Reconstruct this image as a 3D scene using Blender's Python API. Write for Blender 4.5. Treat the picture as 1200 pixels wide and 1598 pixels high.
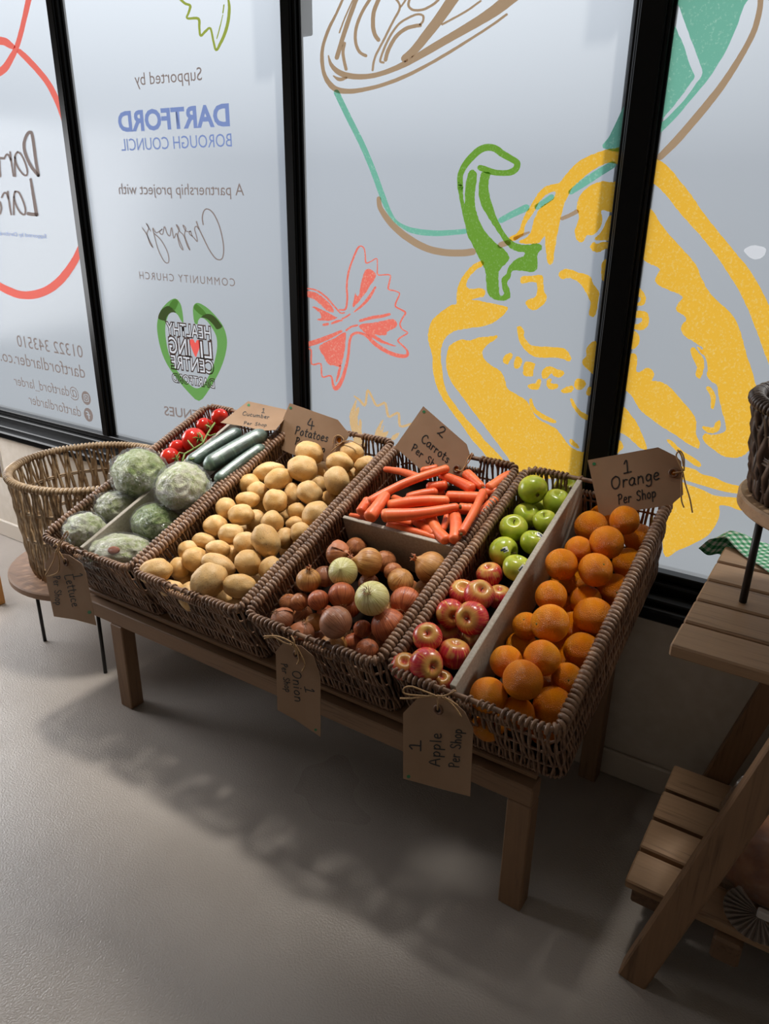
import bpy, bmesh, math, random
import numpy as np
from mathutils import Vector, Matrix, noise, geometry
R_ = random.Random(7)
PI = math.pi
for o in list(bpy.data.objects): bpy.data.objects.remove(o)
S = bpy.context.scene
COL = S.collection

# ------------------------------------------------------------------ camera
FPX, PITCH, ROLL, YAW, HC = 1157.9, .378485, -.0137836, -.574567, 1.5
def cam_axes():
    cy, sy, cp, sp = math.cos(YAW), math.sin(YAW), math.cos(PITCH), math.sin(PITCH)
    fh = Vector((sy, cy, 0)); rt = Vector((cy, -sy, 0)); up = Vector((0, 0, 1))
    fw = fh*cp - up*sp; dn = -fh*sp - up*cp
    c, s = math.cos(ROLL), math.sin(ROLL)
    return rt*c + dn*s, dn*c - rt*s, fw
CR, CD, CF = cam_axes()
CAM = Vector((0, 0, HC))
cam_d = bpy.data.cameras.new('camera'); cam = bpy.data.objects.new('camera', cam_d); COL.objects.link(cam)
cam_d.sensor_fit = 'HORIZONTAL'; cam_d.sensor_width = 36.0; cam_d.lens = FPX/1200*36; cam_d.clip_start = .02
cam.matrix_world = Matrix(((CR.x, -CD.x, -CF.x, 0), (CR.y, -CD.y, -CF.y, 0), (CR.z, -CD.z, -CF.z, HC), (0, 0, 0, 1)))
S.camera = cam
def ray(u, v): return CR*((u-600)/FPX) + CD*((v-799)/FPX) + CF
def on_plane(u, v, p0, n):
    d = ray(u, v); return CAM + d*((p0-CAM).dot(n)/d.dot(n))
def on_y(u, v, y):
    d = ray(u, v); return CAM + d*(y/d.y)
def on_z(u, v, z):
    d = ray(u, v); return CAM + d*((z-HC)/d.z)

# ------------------------------------------------------------------ view, sky, sun, lamps
S.view_settings.view_transform = 'Standard'; S.view_settings.look = 'None'
S.view_settings.exposure = 0.16; S.view_settings.gamma = 1.0
S.cycles.use_denoising = True; S.cycles.max_bounces = 10; S.cycles.transparent_max_bounces = 16
S.cycles.diffuse_bounces = 4; S.cycles.sample_clamp_indirect = 6.0; S.cycles.caustics_reflective = False; S.cycles.caustics_refractive = False
W = bpy.data.worlds.new('sky'); S.world = W; W.use_nodes = True
nt = W.node_tree; nt.nodes.clear()
wo = nt.nodes.new('ShaderNodeOutputWorld'); bg = nt.nodes.new('ShaderNodeBackground'); tc = nt.nodes.new('ShaderNodeTexCoord')
sx = nt.nodes.new('ShaderNodeSeparateXYZ'); cr = nt.nodes.new('ShaderNodeValToRGB')
mr = nt.nodes.new('ShaderNodeMapRange'); mr.inputs[1].default_value = -1; mr.inputs[2].default_value = 1
nt.links.new(tc.outputs['Generated'], sx.inputs[0]); nt.links.new(sx.outputs['Z'], mr.inputs[0]); nt.links.new(mr.outputs[0], cr.inputs[0])
SKY = [(0.0, (.24, .25, .26)), (.30, (.25, .27, .29)), (.44, (.29, .32, .36)), (.53, (.38, .42, .48)), (.62, (.95, 1.02, 1.1)), (.78, (1.75, 1.82, 1.92)), (1.0, (1.85, 1.92, 2.0))]
while len(cr.color_ramp.elements) < len(SKY): cr.color_ramp.elements.new(.5)
for e, (p, c) in zip(cr.color_ramp.elements, SKY): e.position = p; e.color = (*[min(1, x/3) for x in c], 1)
bg.inputs['Strength'].default_value = 3*1.0
# the sky is brighter towards the left end of the street
az = nt.nodes.new('ShaderNodeMath'); az.operation = 'MULTIPLY_ADD'; az.inputs[1].default_value = -.55; az.inputs[2].default_value = .78
st = nt.nodes.new('ShaderNodeMath'); st.operation = 'MULTIPLY'; st.inputs[1].default_value = 3.0
nt.links.new(sx.outputs['X'], az.inputs[0]); nt.links.new(az.outputs[0], st.inputs[0]); nt.links.new(st.outputs[0], bg.inputs['Strength'])
nt.links.new(cr.outputs[0], bg.inputs[0]); nt.links.new(bg.outputs[0], wo.inputs[0])

def lamp(name, kind, loc, aim, energy, color=(1, 1, 1), **kw):
    d = bpy.data.lights.new(name, kind); d.energy = energy; d.color = color
    for k, v in kw.items(): setattr(d, k, v)
    o = bpy.data.objects.new(name, d); COL.objects.link(o); o.location = loc
    o.rotation_euler = (Vector(aim)-Vector(loc)).to_track_quat('-Z', 'Y').to_euler()
    return o
# sun stands over the street, behind and to the right of the shopfront
lamp('sun', 'SUN', (1.2, 4, 4), (1.2-.38, 4-.62, 4-.69), 2.4, (1, .95, .86), angle=math.radians(7))
# added area light that brightens the left side; no real door is there
lamp('left_fill_light', 'AREA', (-4.1, 1.15, 1.0), (-2.2, 1.1, .15), 78, (.97, .98, 1), shape='RECTANGLE', size=1.2, size_y=2.0)
# added spots that brighten the produce from above; no such fittings are known
for x, e, w_ in ((-2.05, 176, 40), (-1.35, 172, 38), (-.72, 112, 25)):
    lamp('produce_fill_spot', 'SPOT', (x, 1.68, 2.85), (x+.08, 1.56, .7), e, (1, .95, .87), spot_size=math.radians(w_), spot_blend=1, shadow_soft_size=.10)
lamp('room_light', 'AREA', (-1.8, -1.6, 2.8), (-1.8, -1.2, 0), 2, (1, .96, .92), shape='RECTANGLE', size=2.2, size_y=1.2)

# ------------------------------------------------------------------ helpers
def lin(h):
    if isinstance(h, str):
        h = h.lstrip('#'); h = [int(h[i:i+2], 16)/255 for i in (0, 2, 4)]
        return tuple(x/12.92 if x <= .04045 else ((x+.055)/1.055)**2.4 for x in h)
    return tuple(h)
class Mat:
    def __init__(s, name):
        s.m = bpy.data.materials.new(name); s.m.use_nodes = True; s.t = s.m.node_tree; s.t.nodes.clear()
        s.out = s.n('OutputMaterial')
    def n(s, k, **kw):
        x = s.t.nodes.new('ShaderNode'+k)
        for a, b in kw.items():
            if hasattr(x, a): setattr(x, a, b)
            else: x.inputs[a].default_value = b
        return x
    def l(s, a, b): s.t.links.new(a, b)
    def bsdf(s, color=None, rough=.5, **kw):
        b = s.n('BsdfPrincipled'); s.b = b
        if color is not None: b.inputs['Base Color'].default_value = (*lin(color), 1)
        b.inputs['Roughness'].default_value = rough
        for k, v in kw.items(): b.inputs[k].default_value = v
        s.l(b.outputs[0], s.out.inputs[0]); return b
    def coord(s, scale=(1, 1, 1), kind='Object', rand=False):
        t = s.n('TexCoord'); m = s.n('Mapping'); m.inputs['Scale'].default_value = scale
        s.l(t.outputs[kind], m.inputs['Vector'])
        if rand:
            oi = s.n('ObjectInfo'); mm = s.n('Math', operation='MULTIPLY'); mm.inputs[1].default_value = 37.
            s.l(oi.outputs['Random'], mm.inputs[0]); s.l(mm.outputs[0], m.inputs['Location'])
        return m.outputs[0]
    def noise(s, co, scale, detail=3, rough=.5, dist=0):
        x = s.n('TexNoise'); x.inputs['Scale'].default_value = scale; x.inputs['Detail'].default_value = detail
        x.inputs['Roughness'].default_value = rough; x.inputs['Distortion'].default_value = dist
        s.l(co, x.inputs['Vector']); return x.outputs['Fac']
    def ramp(s, f, stops, interp='LINEAR'):
        r = s.n('ValToRGB'); e = r.color_ramp; e.interpolation = interp
        while len(e.elements) < len(stops): e.elements.new(.5)
        for a, (p, c) in zip(e.elements, stops): a.position = p; a.color = (*lin(c), 1)
        s.l(f, r.inputs[0]); return r.outputs[0]
    def mix(s, f, a, b, mode='MIX'):
        x = s.n('Mix', data_type='RGBA', blend_type=mode)
        for v, i in ((f, 0), (a, 6), (b, 7)):
            if hasattr(v, 'links'): s.l(v, x.inputs[i])
            elif i == 0: x.inputs[0].default_value = v
            else: x.inputs[i].default_value = (*lin(v), 1)
        return x.outputs[2]
    def bump(s, h, strength=.3, dist=.002):
        b = s.n('Bump'); b.inputs['Strength'].default_value = strength; b.inputs['Distance'].default_value = dist
        s.l(h, b.inputs['Height']); s.l(b.outputs[0], s.b.inputs['Normal'])
    def base(s, c): s.l(c, s.b.inputs['Base Color'])

def simple(name, col, rough=.5, **kw):
    m = Mat(name); m.bsdf(col, rough, **kw); return m.m

def wood(name, c1, c2, axis=0, rough=.6, scale=1.0):
    m = Mat(name); m.bsdf(c1, rough)
    sc = [9*scale]*3; sc[axis] = .55*scale
    co = m.coord(tuple(sc), rand=True)
    n1 = m.noise(co, 6, 5, .6, .8); sc2 = [60.]*3; sc2[axis] = 2.0
    n2 = m.noise(m.coord(tuple(sc2), rand=True), 3, 2)
    mx = m.n('Math', operation='MULTIPLY_ADD'); m.l(n2, mx.inputs[0]); mx.inputs[1].default_value = .35; m.l(n1, mx.inputs[2])
    m.base(m.ramp(mx.outputs[0], [(.42, c2), (.60, c1), (.82, tuple(min(1, x*1.12) for x in lin(c1)))]))
    m.bump(n2, .15, .001)
    return m.m

M = {}
def wicker(name, c1, c2, c3):
    m = Mat(name); m.bsdf(c1, .42)
    n = m.noise(m.coord((1, 1, 1), rand=True), 55, 2); n2 = m.noise(m.coord((1, 1, 1), rand=True), 9, 2)
    m.base(m.mix(.35, m.ramp(n, [(.3, c2), (.5, c1), (.72, c3)]), m.ramp(n2, [(.35, c2), (.65, c3)])))
    m.bump(n, .2, .001); return m.m
M['wicker'] = wicker('brown_willow', '#7f604b', '#533c2f', '#a38064')
M['wicker_grey'] = wicker('grey_willow', '#a68b6b', '#7d664d', '#c4aa88')
M['wicker_dark'] = wicker('dark_willow', '#4f3e35', '#33261f', '#6d584c')
M['wood_x'] = wood('stained_timber', '#806248', '#5c432e', 0)
M['wood_z'] = wood('stained_timber_upright', '#806248', '#5c432e', 2)
M['wood_y'] = wood('stained_timber_bearer', '#6b513b', '#4c3727', 1)
M['shelf_x'] = wood('shelf_timber', '#947558', '#6b4f38', 0)
M['shelf_d'] = wood('trestle_timber', '#7c5d42', '#5a412d', 2)
M['pale_wood'] = wood('round_top_timber', '#a98868', '#86664a', 0, .5, .6)
M['walnut_top'] = wood('round_brown_top', '#8c6b52', '#694c38', 0, .5, .5)
M['honey'] = wood('honey_timber', '#c98d4e', '#a86f35', 2)
M['mdf'] = None
m = Mat('grey_board'); m.bsdf('#a39a8d', .62); n = m.noise(m.coord(), 160, 2)
m.base(m.ramp(n, [(.3, '#978e82'), (.7, '#aca397')])); M['mdf'] = m.m
M['liner'] = simple('gap_shade_liner', '#1a120d', .9, **{'Specular IOR Level': .05})  # near-black colour puts the shade of the gaps between produce into the board
M['black_metal'] = simple('black_metal', '#1b1817', .45)
M['frame'] = simple('black_gloss_paint', '#090909', .34, **{'Specular IOR Level': .14})
m = Mat('painted_wall'); m.bsdf('#c9c0b4', .7); n = m.noise(m.coord(), 30, 4); m.base(m.ramp(n, [(.3, '#c4bbae'), (.7, '#cdc5ba')])); m.bump(n, .05, .002); M['wall'] = m.m
M['ceiling'] = simple('ceiling_paint', '#b8b2a8', .8)
M['skirting'] = simple('skirting_paint', '#c4bbaf', .5)
m = Mat('grey_floor_coating'); m.bsdf('#a39c95', .3)
co = m.coord(); n = m.noise(co, 3.2, 4); n2 = m.noise(co, 210, 2, .6); n3 = m.noise(co, 1.1, 3)
m.base(m.ramp(n, [(.15, '#958d86'), (.85, '#aba39c')]))
m.l(m.ramp(n3, [(.15, (.24,)*3), (.85, (.36,)*3)]), m.b.inputs['Roughness']); m.bump(n2, .6, .0022); M['floor'] = m.m

def pane_mat(name, tl, tr, a, b):
    """frosted film: part of the light is scattered, part goes straight on"""
    m = Mat(name)
    t = m.n('BsdfTranslucent'); t.inputs[0].default_value = (*tl, 1)
    p = m.n('BsdfTransparent'); p.inputs[0].default_value = (*tr, 1)
    mx = m.n('MixShader'); mx.inputs[0].default_value = b; m.l(t.outputs[0], mx.inputs[1]); m.l(p.outputs[0], mx.inputs[2])
    g = m.n('BsdfGlossy'); g.inputs['Roughness'].default_value = .25
    m2 = m.n('MixShader'); m2.inputs[0].default_value = .03; m.l(mx.outputs[0], m2.inputs[1]); m.l(g.outputs[0], m2.inputs[2])
    m.l(m2.outputs[0], m.out.inputs[0]); return m.m
M['glass'] = pane_mat('frosted_window_film', (.46, .48, .50), (.92, .94, .96), 1, .55)
def ink(name, col, speck=None, amt=.0):
    m = Mat(name)
    t = m.n('BsdfTranslucent'); d = m.n('BsdfDiffuse')
    c = lin(col)
    if speck:
        n = m.noise(m.coord(), 190, 3, .6)
        k = m.ramp(n, [(.50-amt, col), (.68-amt, speck)])
        m.l(k, t.inputs[0]); m.l(k, d.inputs[0])
    else:
        t.inputs[0].default_value = (*c, 1); d.inputs[0].default_value = (*c, 1)
    mx = m.n('MixShader'); mx.inputs[0].default_value = .06
    m.l(t.outputs[0], mx.inputs[1]); m.l(d.outputs[0], mx.inputs[2]); m.l(mx.outputs[0], m.out.inputs[0]); return m.m
M['ink_yellow'] = ink('yellow_vinyl', '#ffc444', '#ffd679', -.03)
M['ink_green'] = ink('green_vinyl', '#76a63c', '#8fb865', -.04)
M['ink_brown'] = ink('brown_vinyl', '#b89b7d')
M['ink_teal'] = ink('teal_vinyl', '#7fc3ab', '#b4dfcb', -.07)
M['ink_red'] = ink('coral_vinyl', '#ff7f72')
M['ink_coral'] = ink('coral_vinyl_speckled', '#ff7f6e', '#ffb09c', -.03)
M['ink_beige'] = ink('sand_vinyl', '#e6be88', '#ecd0a6', -.04)
M['ink_lime'] = ink('lime_vinyl', '#a9b452')
M['ink_grey'] = ink('taupe_lettering', '#968680')
M['ink_blue'] = ink('blue_lettering', '#8a9ccf')
M['ink_logo_green'] = ink('logo_green', '#74a85c')
M['ink_logo_pale'] = ink('logo_pale_green', '#b7c99a')
M['ink_logo_fill'] = ink('logo_letter_fill', '#e8e8ec')
M['ink_heart'] = ink('heart_red', '#ff6a62')

class MB:
    def __init__(s): s.v = []; s.f = []
    def add(s, vs, fs):
        k = len(s.v); s.v += [tuple(x) for x in vs]; s.f += [tuple(i+k for i in f) for f in fs]
    def box(s, x0, x1, y0, y1, z0, z1, bev=.002):
        """box with a small chamfer on every edge"""
        b = min(bev, (x1-x0)*.3, (y1-y0)*.3, (z1-z0)*.3)
        bm = bmesh.new(); bmesh.ops.create_cube(bm, size=1)
        for v in bm.verts: v.co = Vector(((x0+x1)/2+v.co.x*(x1-x0), (y0+y1)/2+v.co.y*(y1-y0), (z0+z1)/2+v.co.z*(z1-z0)))
        if b > 0: bmesh.ops.bevel(bm, geom=list(bm.edges), offset=b, segments=1, affect='EDGES')
        s.bm(bm)
    def bm(s, bm):
        bm.verts.ensure_lookup_table(); bm.verts.index_update()
        s.add([v.co.copy() for v in bm.verts], [[v.index for v in f.verts] for f in bm.faces]); bm.free()
    def beam(s, a, b, w, h, up=Vector((0, 1, 0))):
        """square timber from a to b"""
        a, b = Vector(a), Vector(b); d = (b-a).normalized(); x = d.cross(Vector(up)).normalized(); y = x.cross(d)
        q = [x*(i*w/2)+y*(j*h/2) for i, j in ((-1, -1), (1, -1), (1, 1), (-1, 1))]
        c = .12; q8 = []
        for i in range(4):
            q8 += [q[i]+(q[i-1]-q[i])*c*.5, q[i]+(q[(i+1) % 4]-q[i])*c*.5]
        s.add([a+p for p in q8]+[b+p for p in q8], [[i, (i+1) % 8, 8+(i+1) % 8, 8+i] for i in range(8)]+[list(range(7, -1, -1)), list(range(8, 16))])
    def tube(s, pts, r, n=6, closed=False, cap=True):
        P = [Vector(p) for p in pts]; m = len(P); rr = r if hasattr(r, '__len__') else [r]*m
        k0 = len(s.v); prev = None
        for i in range(m):
            t = (P[(i+1) % m]-P[i-1]) if closed else (P[min(i+1, m-1)]-P[max(i-1, 0)])
            t = t.normalized() if t.length > 1e-9 else Vector((0, 0, 1))
            if prev is None:
                x = t.orthogonal().normalized()
            else:
                x = prev-t*prev.dot(t); x = x.normalized() if x.length > 1e-6 else t.orthogonal().normalized()
            prev = x; y = t.cross(x)
            for j in range(n):
                a = 2*PI*j/n; s.v.append(tuple(P[i]+(x*math.cos(a)+y*math.sin(a))*rr[i]))
        for i in range(m if closed else m-1):
            for j in range(n):
                a, b = k0+i*n, k0+((i+1) % m)*n
                s.f.append((a+j, a+(j+1) % n, b+(j+1) % n, b+j))
        if cap and not closed:
            s.f.append(tuple(k0+j for j in range(n-1, -1, -1))); s.f.append(tuple(k0+(m-1)*n+j for j in range(n)))
    def lathe(s, prof, n=32, cx=0, cy=0):
        k0 = len(s.v)
        for (r, z) in prof:
            for j in range(n):
                a = 2*PI*j/n; s.v.append((cx+r*math.cos(a), cy+r*math.sin(a), z))
        for i in range(len(prof)-1):
            for j in range(n):
                a, b = k0+i*n, k0+(i+1)*n
                s.f.append((a+j, a+(j+1) % n, b+(j+1) % n, b+j))
        s.f.append(tuple(k0+j for j in range(n-1, -1, -1))); s.f.append(tuple(k0+(len(prof)-1)*n+j for j in range(n)))
    def mesh(s, name, mat, smooth=True):
        me = bpy.data.meshes.new(name); me.from_pydata(s.v, [], s.f); me.validate(); me.update()
        if smooth: me.shade_smooth()
        if mat is not None: me.materials.append(mat)
        return me
    def build(s, name, mat, parent=None, smooth=True, auto=None):
        o = bpy.data.objects.new(name, s.mesh(name, mat, smooth)); COL.objects.link(o)
        if auto: o.data.set_sharp_from_angle(angle=math.radians(auto))
        if parent: o.parent = parent
        return o
def flat(mb, name, mat, parent=None): return mb.build(name, mat, parent, smooth=False)
def empty(name, loc=(0, 0, 0), rot=(0, 0, 0)):
    o = bpy.data.objects.new(name, None); COL.objects.link(o); o.location = loc; o.rotation_euler = rot; o.empty_display_size = .05; return o
def tag(o, label=None, cat=None, group=None, kind=None):
    if label: o['label'] = label
    if cat: o['category'] = cat
    if group: o['group'] = group
    if kind: o['kind'] = kind
    return o
def struct(o): o['kind'] = 'structure'; return o
def catmull(pts, closed=True, step=6):
    P = [Vector(p) for p in pts]; n = len(P); out = []
    for i in range(n if closed else n-1):
        p0, p1, p2, p3 = (P[(i-1) % n], P[i], P[(i+1) % n], P[(i+2) % n]) if closed else (P[max(i-1, 0)], P[i], P[i+1], P[min(i+2, n-1)])
        for k in range(step):
            t = k/step
            out.append(.5*((2*p1)+(p2-p0)*t+(2*p0-5*p1+4*p2-p3)*t*t+(3*p1-p0-3*p2+p3)*t**3))
    if not closed: out.append(P[-1])
    return out

# ------------------------------------------------------------------ room shell
WY, GY, SILL = 1.822, 1.93, .575           # wall face, glass plane, sill height
def shell(name, box, mat, bev=0):
    b = MB(); b.box(*box, bev); return struct(flat(b, name, mat))
shell('floor', (-4.3, 2.6, -3.4, 2.02, -.1, 0), M['floor'])
shell('ceiling', (-4.3, 2.6, -3.4, 2.02, 2.95, 3.05), M['ceiling'])
shell('wall_front', (-4.3, 2.6, WY, 2.0, 0, SILL-.03), M['wall'])
shell('wall_front_lintel', (-4.3, 2.6, 1.86, 2.0, 2.62, 2.95), M['wall'])
shell('wall_back', (-4.3, 2.6, -3.4, -3.3, 0, 2.95), M['wall'])
shell('wall_right', (2.5, 2.6, -3.3, WY, 0, 2.95), M['wall'])
shell('wall_left', (-4.3, -4.2, -3.3, WY, 0, 2.95), M['wall'])
shell('baseboard_front', (-4.2, 2.5, WY-.014, WY, 0, .085), M['skirting'], .004)

b = MB(); b.box(-4.2, -4.17, .5, 1.8, 0, 2.15, .004); struct(flat(b, 'added_door', M['frame']))  # made-up door, added out of view to account for the left fill light
b = MB(); b.add([(-4.165, .6, .2), (-4.165, 1.7, .2), (-4.165, 1.7, 2.05), (-4.165, .6, 2.05)], [(0, 1, 2, 3)]); struct(flat(b, 'window_7', M['glass']))  # pane of the made-up door
# black sill with its stepped ledge, bottom rail and mullions
b = MB()
b.box(-4.2, 2.5, WY-.022, WY+.03, SILL-.045, SILL-.012, .006)
b.box(-4.2, 2.5, WY+.006, 1.90, SILL-.03, SILL+.004, .004)
b.box(-4.2, 2.5, 1.875, 1.955, SILL-.03, SILL+.030, .004)
b.box(-4.2, 2.5, 1.898, 1.955, SILL+.030, SILL+.052, .003)
struct(flat(b, 'trim_1', M['frame']))
MULL = [(-2.664, -2.613), (-1.612, -1.560), (-.591, -.518), (.52, .58), (-3.72, -3.66)]
for i, (a, c) in enumerate(MULL):
    b = MB(); b.box(a, c, 1.906, 1.942, SILL, 2.62, .004)
    b.box(a+.008, c-.008, 1.896, 1.91, SILL+.05, 2.62, .003)
    b.box(a-.010, c+.006, 1.921, 1.94, SILL, 2.62, .002)
    if a > -2: b.box(a-.022, a+.012, 1.94, 1.972, SILL, 2.62, .002)
    struct(flat(b, f'trim_{i+2}', M['frame']))
    if -2 < a < 0:
        b = MB(); b.box(a-.055, a+.012, 1.972, 2.045, 2.0, 2.62, .004); struct(flat(b, f'trim_{i+8}', M['frame']))
panes = {}
for n, (x0, x1) in {1: (-3.66, -2.664), 2: (-2.613, -1.612), 3: (-1.56, -.591), 4: (-.518, .52), 5: (-4.2, -3.72), 6: (.58, 2.5)}.items():
    b = MB(); b.add([(x0, GY, SILL+.05), (x1, GY, SILL+.05), (x1, GY, 2.62), (x0, GY, 2.62)], [(0, 1, 2, 3)])
    panes[n] = struct(flat(b, f'window_{n}', M['glass']))

# ------------------------------------------------------------------ vinyl pictures and lettering on the panes
class Art:
    """vinyl cut to an outline traced on the glass; every piece lies on the pane at its real place"""
    def __init__(s, frame, depth=.0015, plane=None, lift=0):
        s.x, s.y, s.k = frame; s.b = MB(); s.d = depth; s.pl = plane; s.lift = lift
    def at(s, p):
        u, v = s.x+p[0]/s.k, s.y+p[1]/s.k
        if s.pl is None: return on_y(u, v, GY-s.d)
        return on_plane(u, v, s.pl[0]+s.pl[1]*s.lift, s.pl[1])
    def fill(s, pts, smooth=5, rough=.5):
        P = [Vector((x, y, 0)) for x, y in pts]
        if smooth: P = catmull(P, True, smooth)
        P = [p+Vector((R_.uniform(-1, 1), R_.uniform(-1, 1), 0))*rough*s.k for p in P]
        W3 = [s.at(p) for p in P]
        s.b.add(W3, geometry.tessellate_polygon([P]))
        return s
    def line(s, pts, w, smooth=6, rough=.15, closed=False):
        """ribbon of width w (in picture units of the whole photograph)"""
        P = [Vector((p[0], p[1], p[2] if len(p) > 2 else w)) for p in pts]
        if smooth: P = catmull(P, closed, smooth)
        L, Rr = [], []
        n = len(P)
        for i, p in enumerate(P):
            t = (P[min(i+1, n-1)]-P[max(i-1, 0)]); t.z = 0
            if t.length < 1e-6: t = Vector((1, 0, 0))
            t.normalize(); nn = Vector((-t.y, t.x, 0)); h = p.z*s.k/2
            q = Vector((p.x, p.y, 0))
            L.append(q+nn*(h+R_.uniform(-1, 1)*rough*s.k)); Rr.append(q-nn*(h+R_.uniform(-1, 1)*rough*s.k))
        def capo(p, a, bb):
            m = (a+bb)/2; r = (a-m); out = []
            for k in range(1, 5):
                an = PI*k/5; c, sn = math.cos(an), math.sin(an); out.append(m+Vector((r.x*c-r.y*sn, r.x*sn+r.y*c, 0)))
            return out
        e1 = capo(P[-1], Rr[-1], L[-1]); e0 = capo(P[0], L[0], Rr[0])
        V = L+Rr; F = [(i, i+1, n+i+1, n+i) for i in range(n-1)]
        k = len(V); V += e1; F.append(tuple([2*n-1]+list(range(k, k+4))+[n-1]))
        k = len(V); V += e0; F.append(tuple([0]+list(range(k, k+4))+[n]))
        s.b.add([s.at(p) for p in V], F); return s
    def done(s, name, mat, parent, label=None):
        o = flat(s.b, name, mat, parent)
        if label: o['label'] = label
        return o
K375 = (640, 380, 3.75); P2 = (780, 220, 5.4545); P3 = (940, 220, 4.615); P4 = (930, 440, 4.444); P5 = (470, 370, 6.394)
P6 = (480, 0, 3.333); P7 = (690, 210, 5.918); Q1 = (220, 450, 7.5); Q2 = (180, 300, 5.4545); Q3 = (0, 190, 5.508); Q4 = (0, 500, 6.667)
Q5 = (0, 0, 7.993); Q6 = (530, 590, 9.231); Q7 = (1000, 0, 6.0); Q8 = (260, 0, 6.667); C3 = (440, 0, 2.857); PX = (0, 0, 1.0)

a = Art(K375)
a.fill([(425,100),(370,125),(320,175),(285,240),(272,300),(270,352),(240,360),(180,400),(130,450),(108,510),(105,560),(120,620),(132,680),(133,730),(150,820),(185,900),(240,980),(300,1060),(360,1145),(430,1225),(470,1275),(545,1275),(500,1215),(440,1155),(380,1080),(320,1015),(265,945),(215,870),(195,800),(185,720),(180,650),(185,600),(210,550),(255,515),(330,498),(420,485),(490,462),(545,420),(572,378),(530,360),(450,345),(400,333),(362,328),(400,318),(430,310),(440,280),(420,262),(370,265),(340,262),(328,240),(345,200),(385,155),(430,125)])
a.fill([(300,562),(350,568),(400,550),(460,545),(508,538),(500,560),(450,595),(425,630),(430,670),(470,710),(530,750),(555,800),(570,850),(620,880),(680,920),(710,970),(740,1020),(800,1055),(860,1090),(900,1140),(940,1190),(1000,1220),(1042,1226),(1030,1345),(900,1370),(660,1370),(570,1250),(480,1130),(390,1010),(300,890),(235,800),(212,720),(215,640),(240,590)])
for p in ([(645,210),(660,192),(710,190),(770,185),(780,230),(785,280),(800,310),(785,350),(730,390),(690,375),(675,345),(700,325),(730,315),(742,280),(738,230),(690,228),(655,235)],
 [(868,180),(890,155),(930,150),(985,170),(1050,190),(1075,240),(1105,285),(1100,350),(1085,415),(1065,430),(1045,410),(1055,350),(1030,290),(995,235),(940,203),(890,208)],
 [(625,500),(640,483),(665,505),(668,545),(700,590),(760,602),(830,605),(905,618),(942,665),(930,690),(880,672),(800,668),(730,663),(680,630),(640,575)],
 [(560,650),(590,640),(600,660),(580,690),(570,708),(545,695),(545,670)],[(615,670),(635,662),(655,680),(648,715),(630,733),(607,720)],
 [(668,705),(690,690),(730,705),(720,745),(718,775),(690,778),(662,765)],[(768,760),(780,735),(815,718),(860,735),(900,750),(890,778),(850,782),(825,760),(805,785),(778,790)],
 [(688,830),(710,820),(735,815),(745,795),(765,795),(762,830),(745,855),(700,850)],[(798,810),(810,790),(828,795),(825,815),(865,825),(860,845),(830,855),(805,845)],
 [(882,860),(910,842),(945,832),(960,848),(940,870),(900,877)],[(965,805),(985,790),(1015,800),(1028,825),(1010,850),(980,855),(962,840)],[(1030,870),(1045,840),(1062,845),(1055,885),(1035,887)],
 [(698,910),(712,912),(730,960),(780,1000),(850,1035),(845,1052),(790,1035),(730,995),(700,945)],[(935,915),(950,910),(975,955),(1005,985),(1048,1010),(1050,1035),(1005,1020),(960,970)],
 [(930,1150),(950,1148),(990,1190),(980,1198),(945,1180)],[(1060,580),(1090,575),(1085,640),(1085,762),(1040,740),(1010,705),(1012,680),(1032,655),(1030,620)],[(1125,110),(1155,100),(1155,212),(1125,215),(1118,180)]):
    a.fill(p)
c = Art(P2); c.b = a.b
c.fill([(1045,55),(980,62),(900,75),(800,110),(700,155),(610,230),(545,310),(505,355),(440,370),(380,395),(320,455),(280,520),(230,600),(190,680),(165,760),(120,800),(80,822),(100,850),(150,838),(200,790),(215,720),(260,650),(300,590),(330,530),(360,490),(400,455),(470,430),(460,480),(430,510),(380,540),(330,590),(290,670),(268,760),(230,820),(168,850),(175,868),(240,876),(330,868),(350,850),(385,810),(385,870),(395,950),(405,1030),(430,1055),(455,1020),(465,940),(480,850),(500,740),(525,620),(560,510),(620,400),(680,340),(760,270),(860,210),(940,185),(1040,190)])
c.fill([(1005,355),(950,350),(870,343),(790,370),(720,420),(670,490),(655,570),(672,640),(660,700),(638,760),(645,820),(680,862),(715,850),(740,805),(790,800),(840,760),(868,700),(870,640),(862,600),(880,590),(940,605),(985,610),(1000,500)])
c.fill([(930,640),(985,650),(975,840),(900,845),(820,845),(810,825),(850,790),(890,720)])
c.fill([(770,890),(800,860),(830,875),(880,860),(970,870),(965,920),(900,918),(850,945),(800,940),(775,915)])
a.done('pepper_picture', M['ink_yellow'], panes[3], 'yellow outline of a halved pepper')

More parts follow.
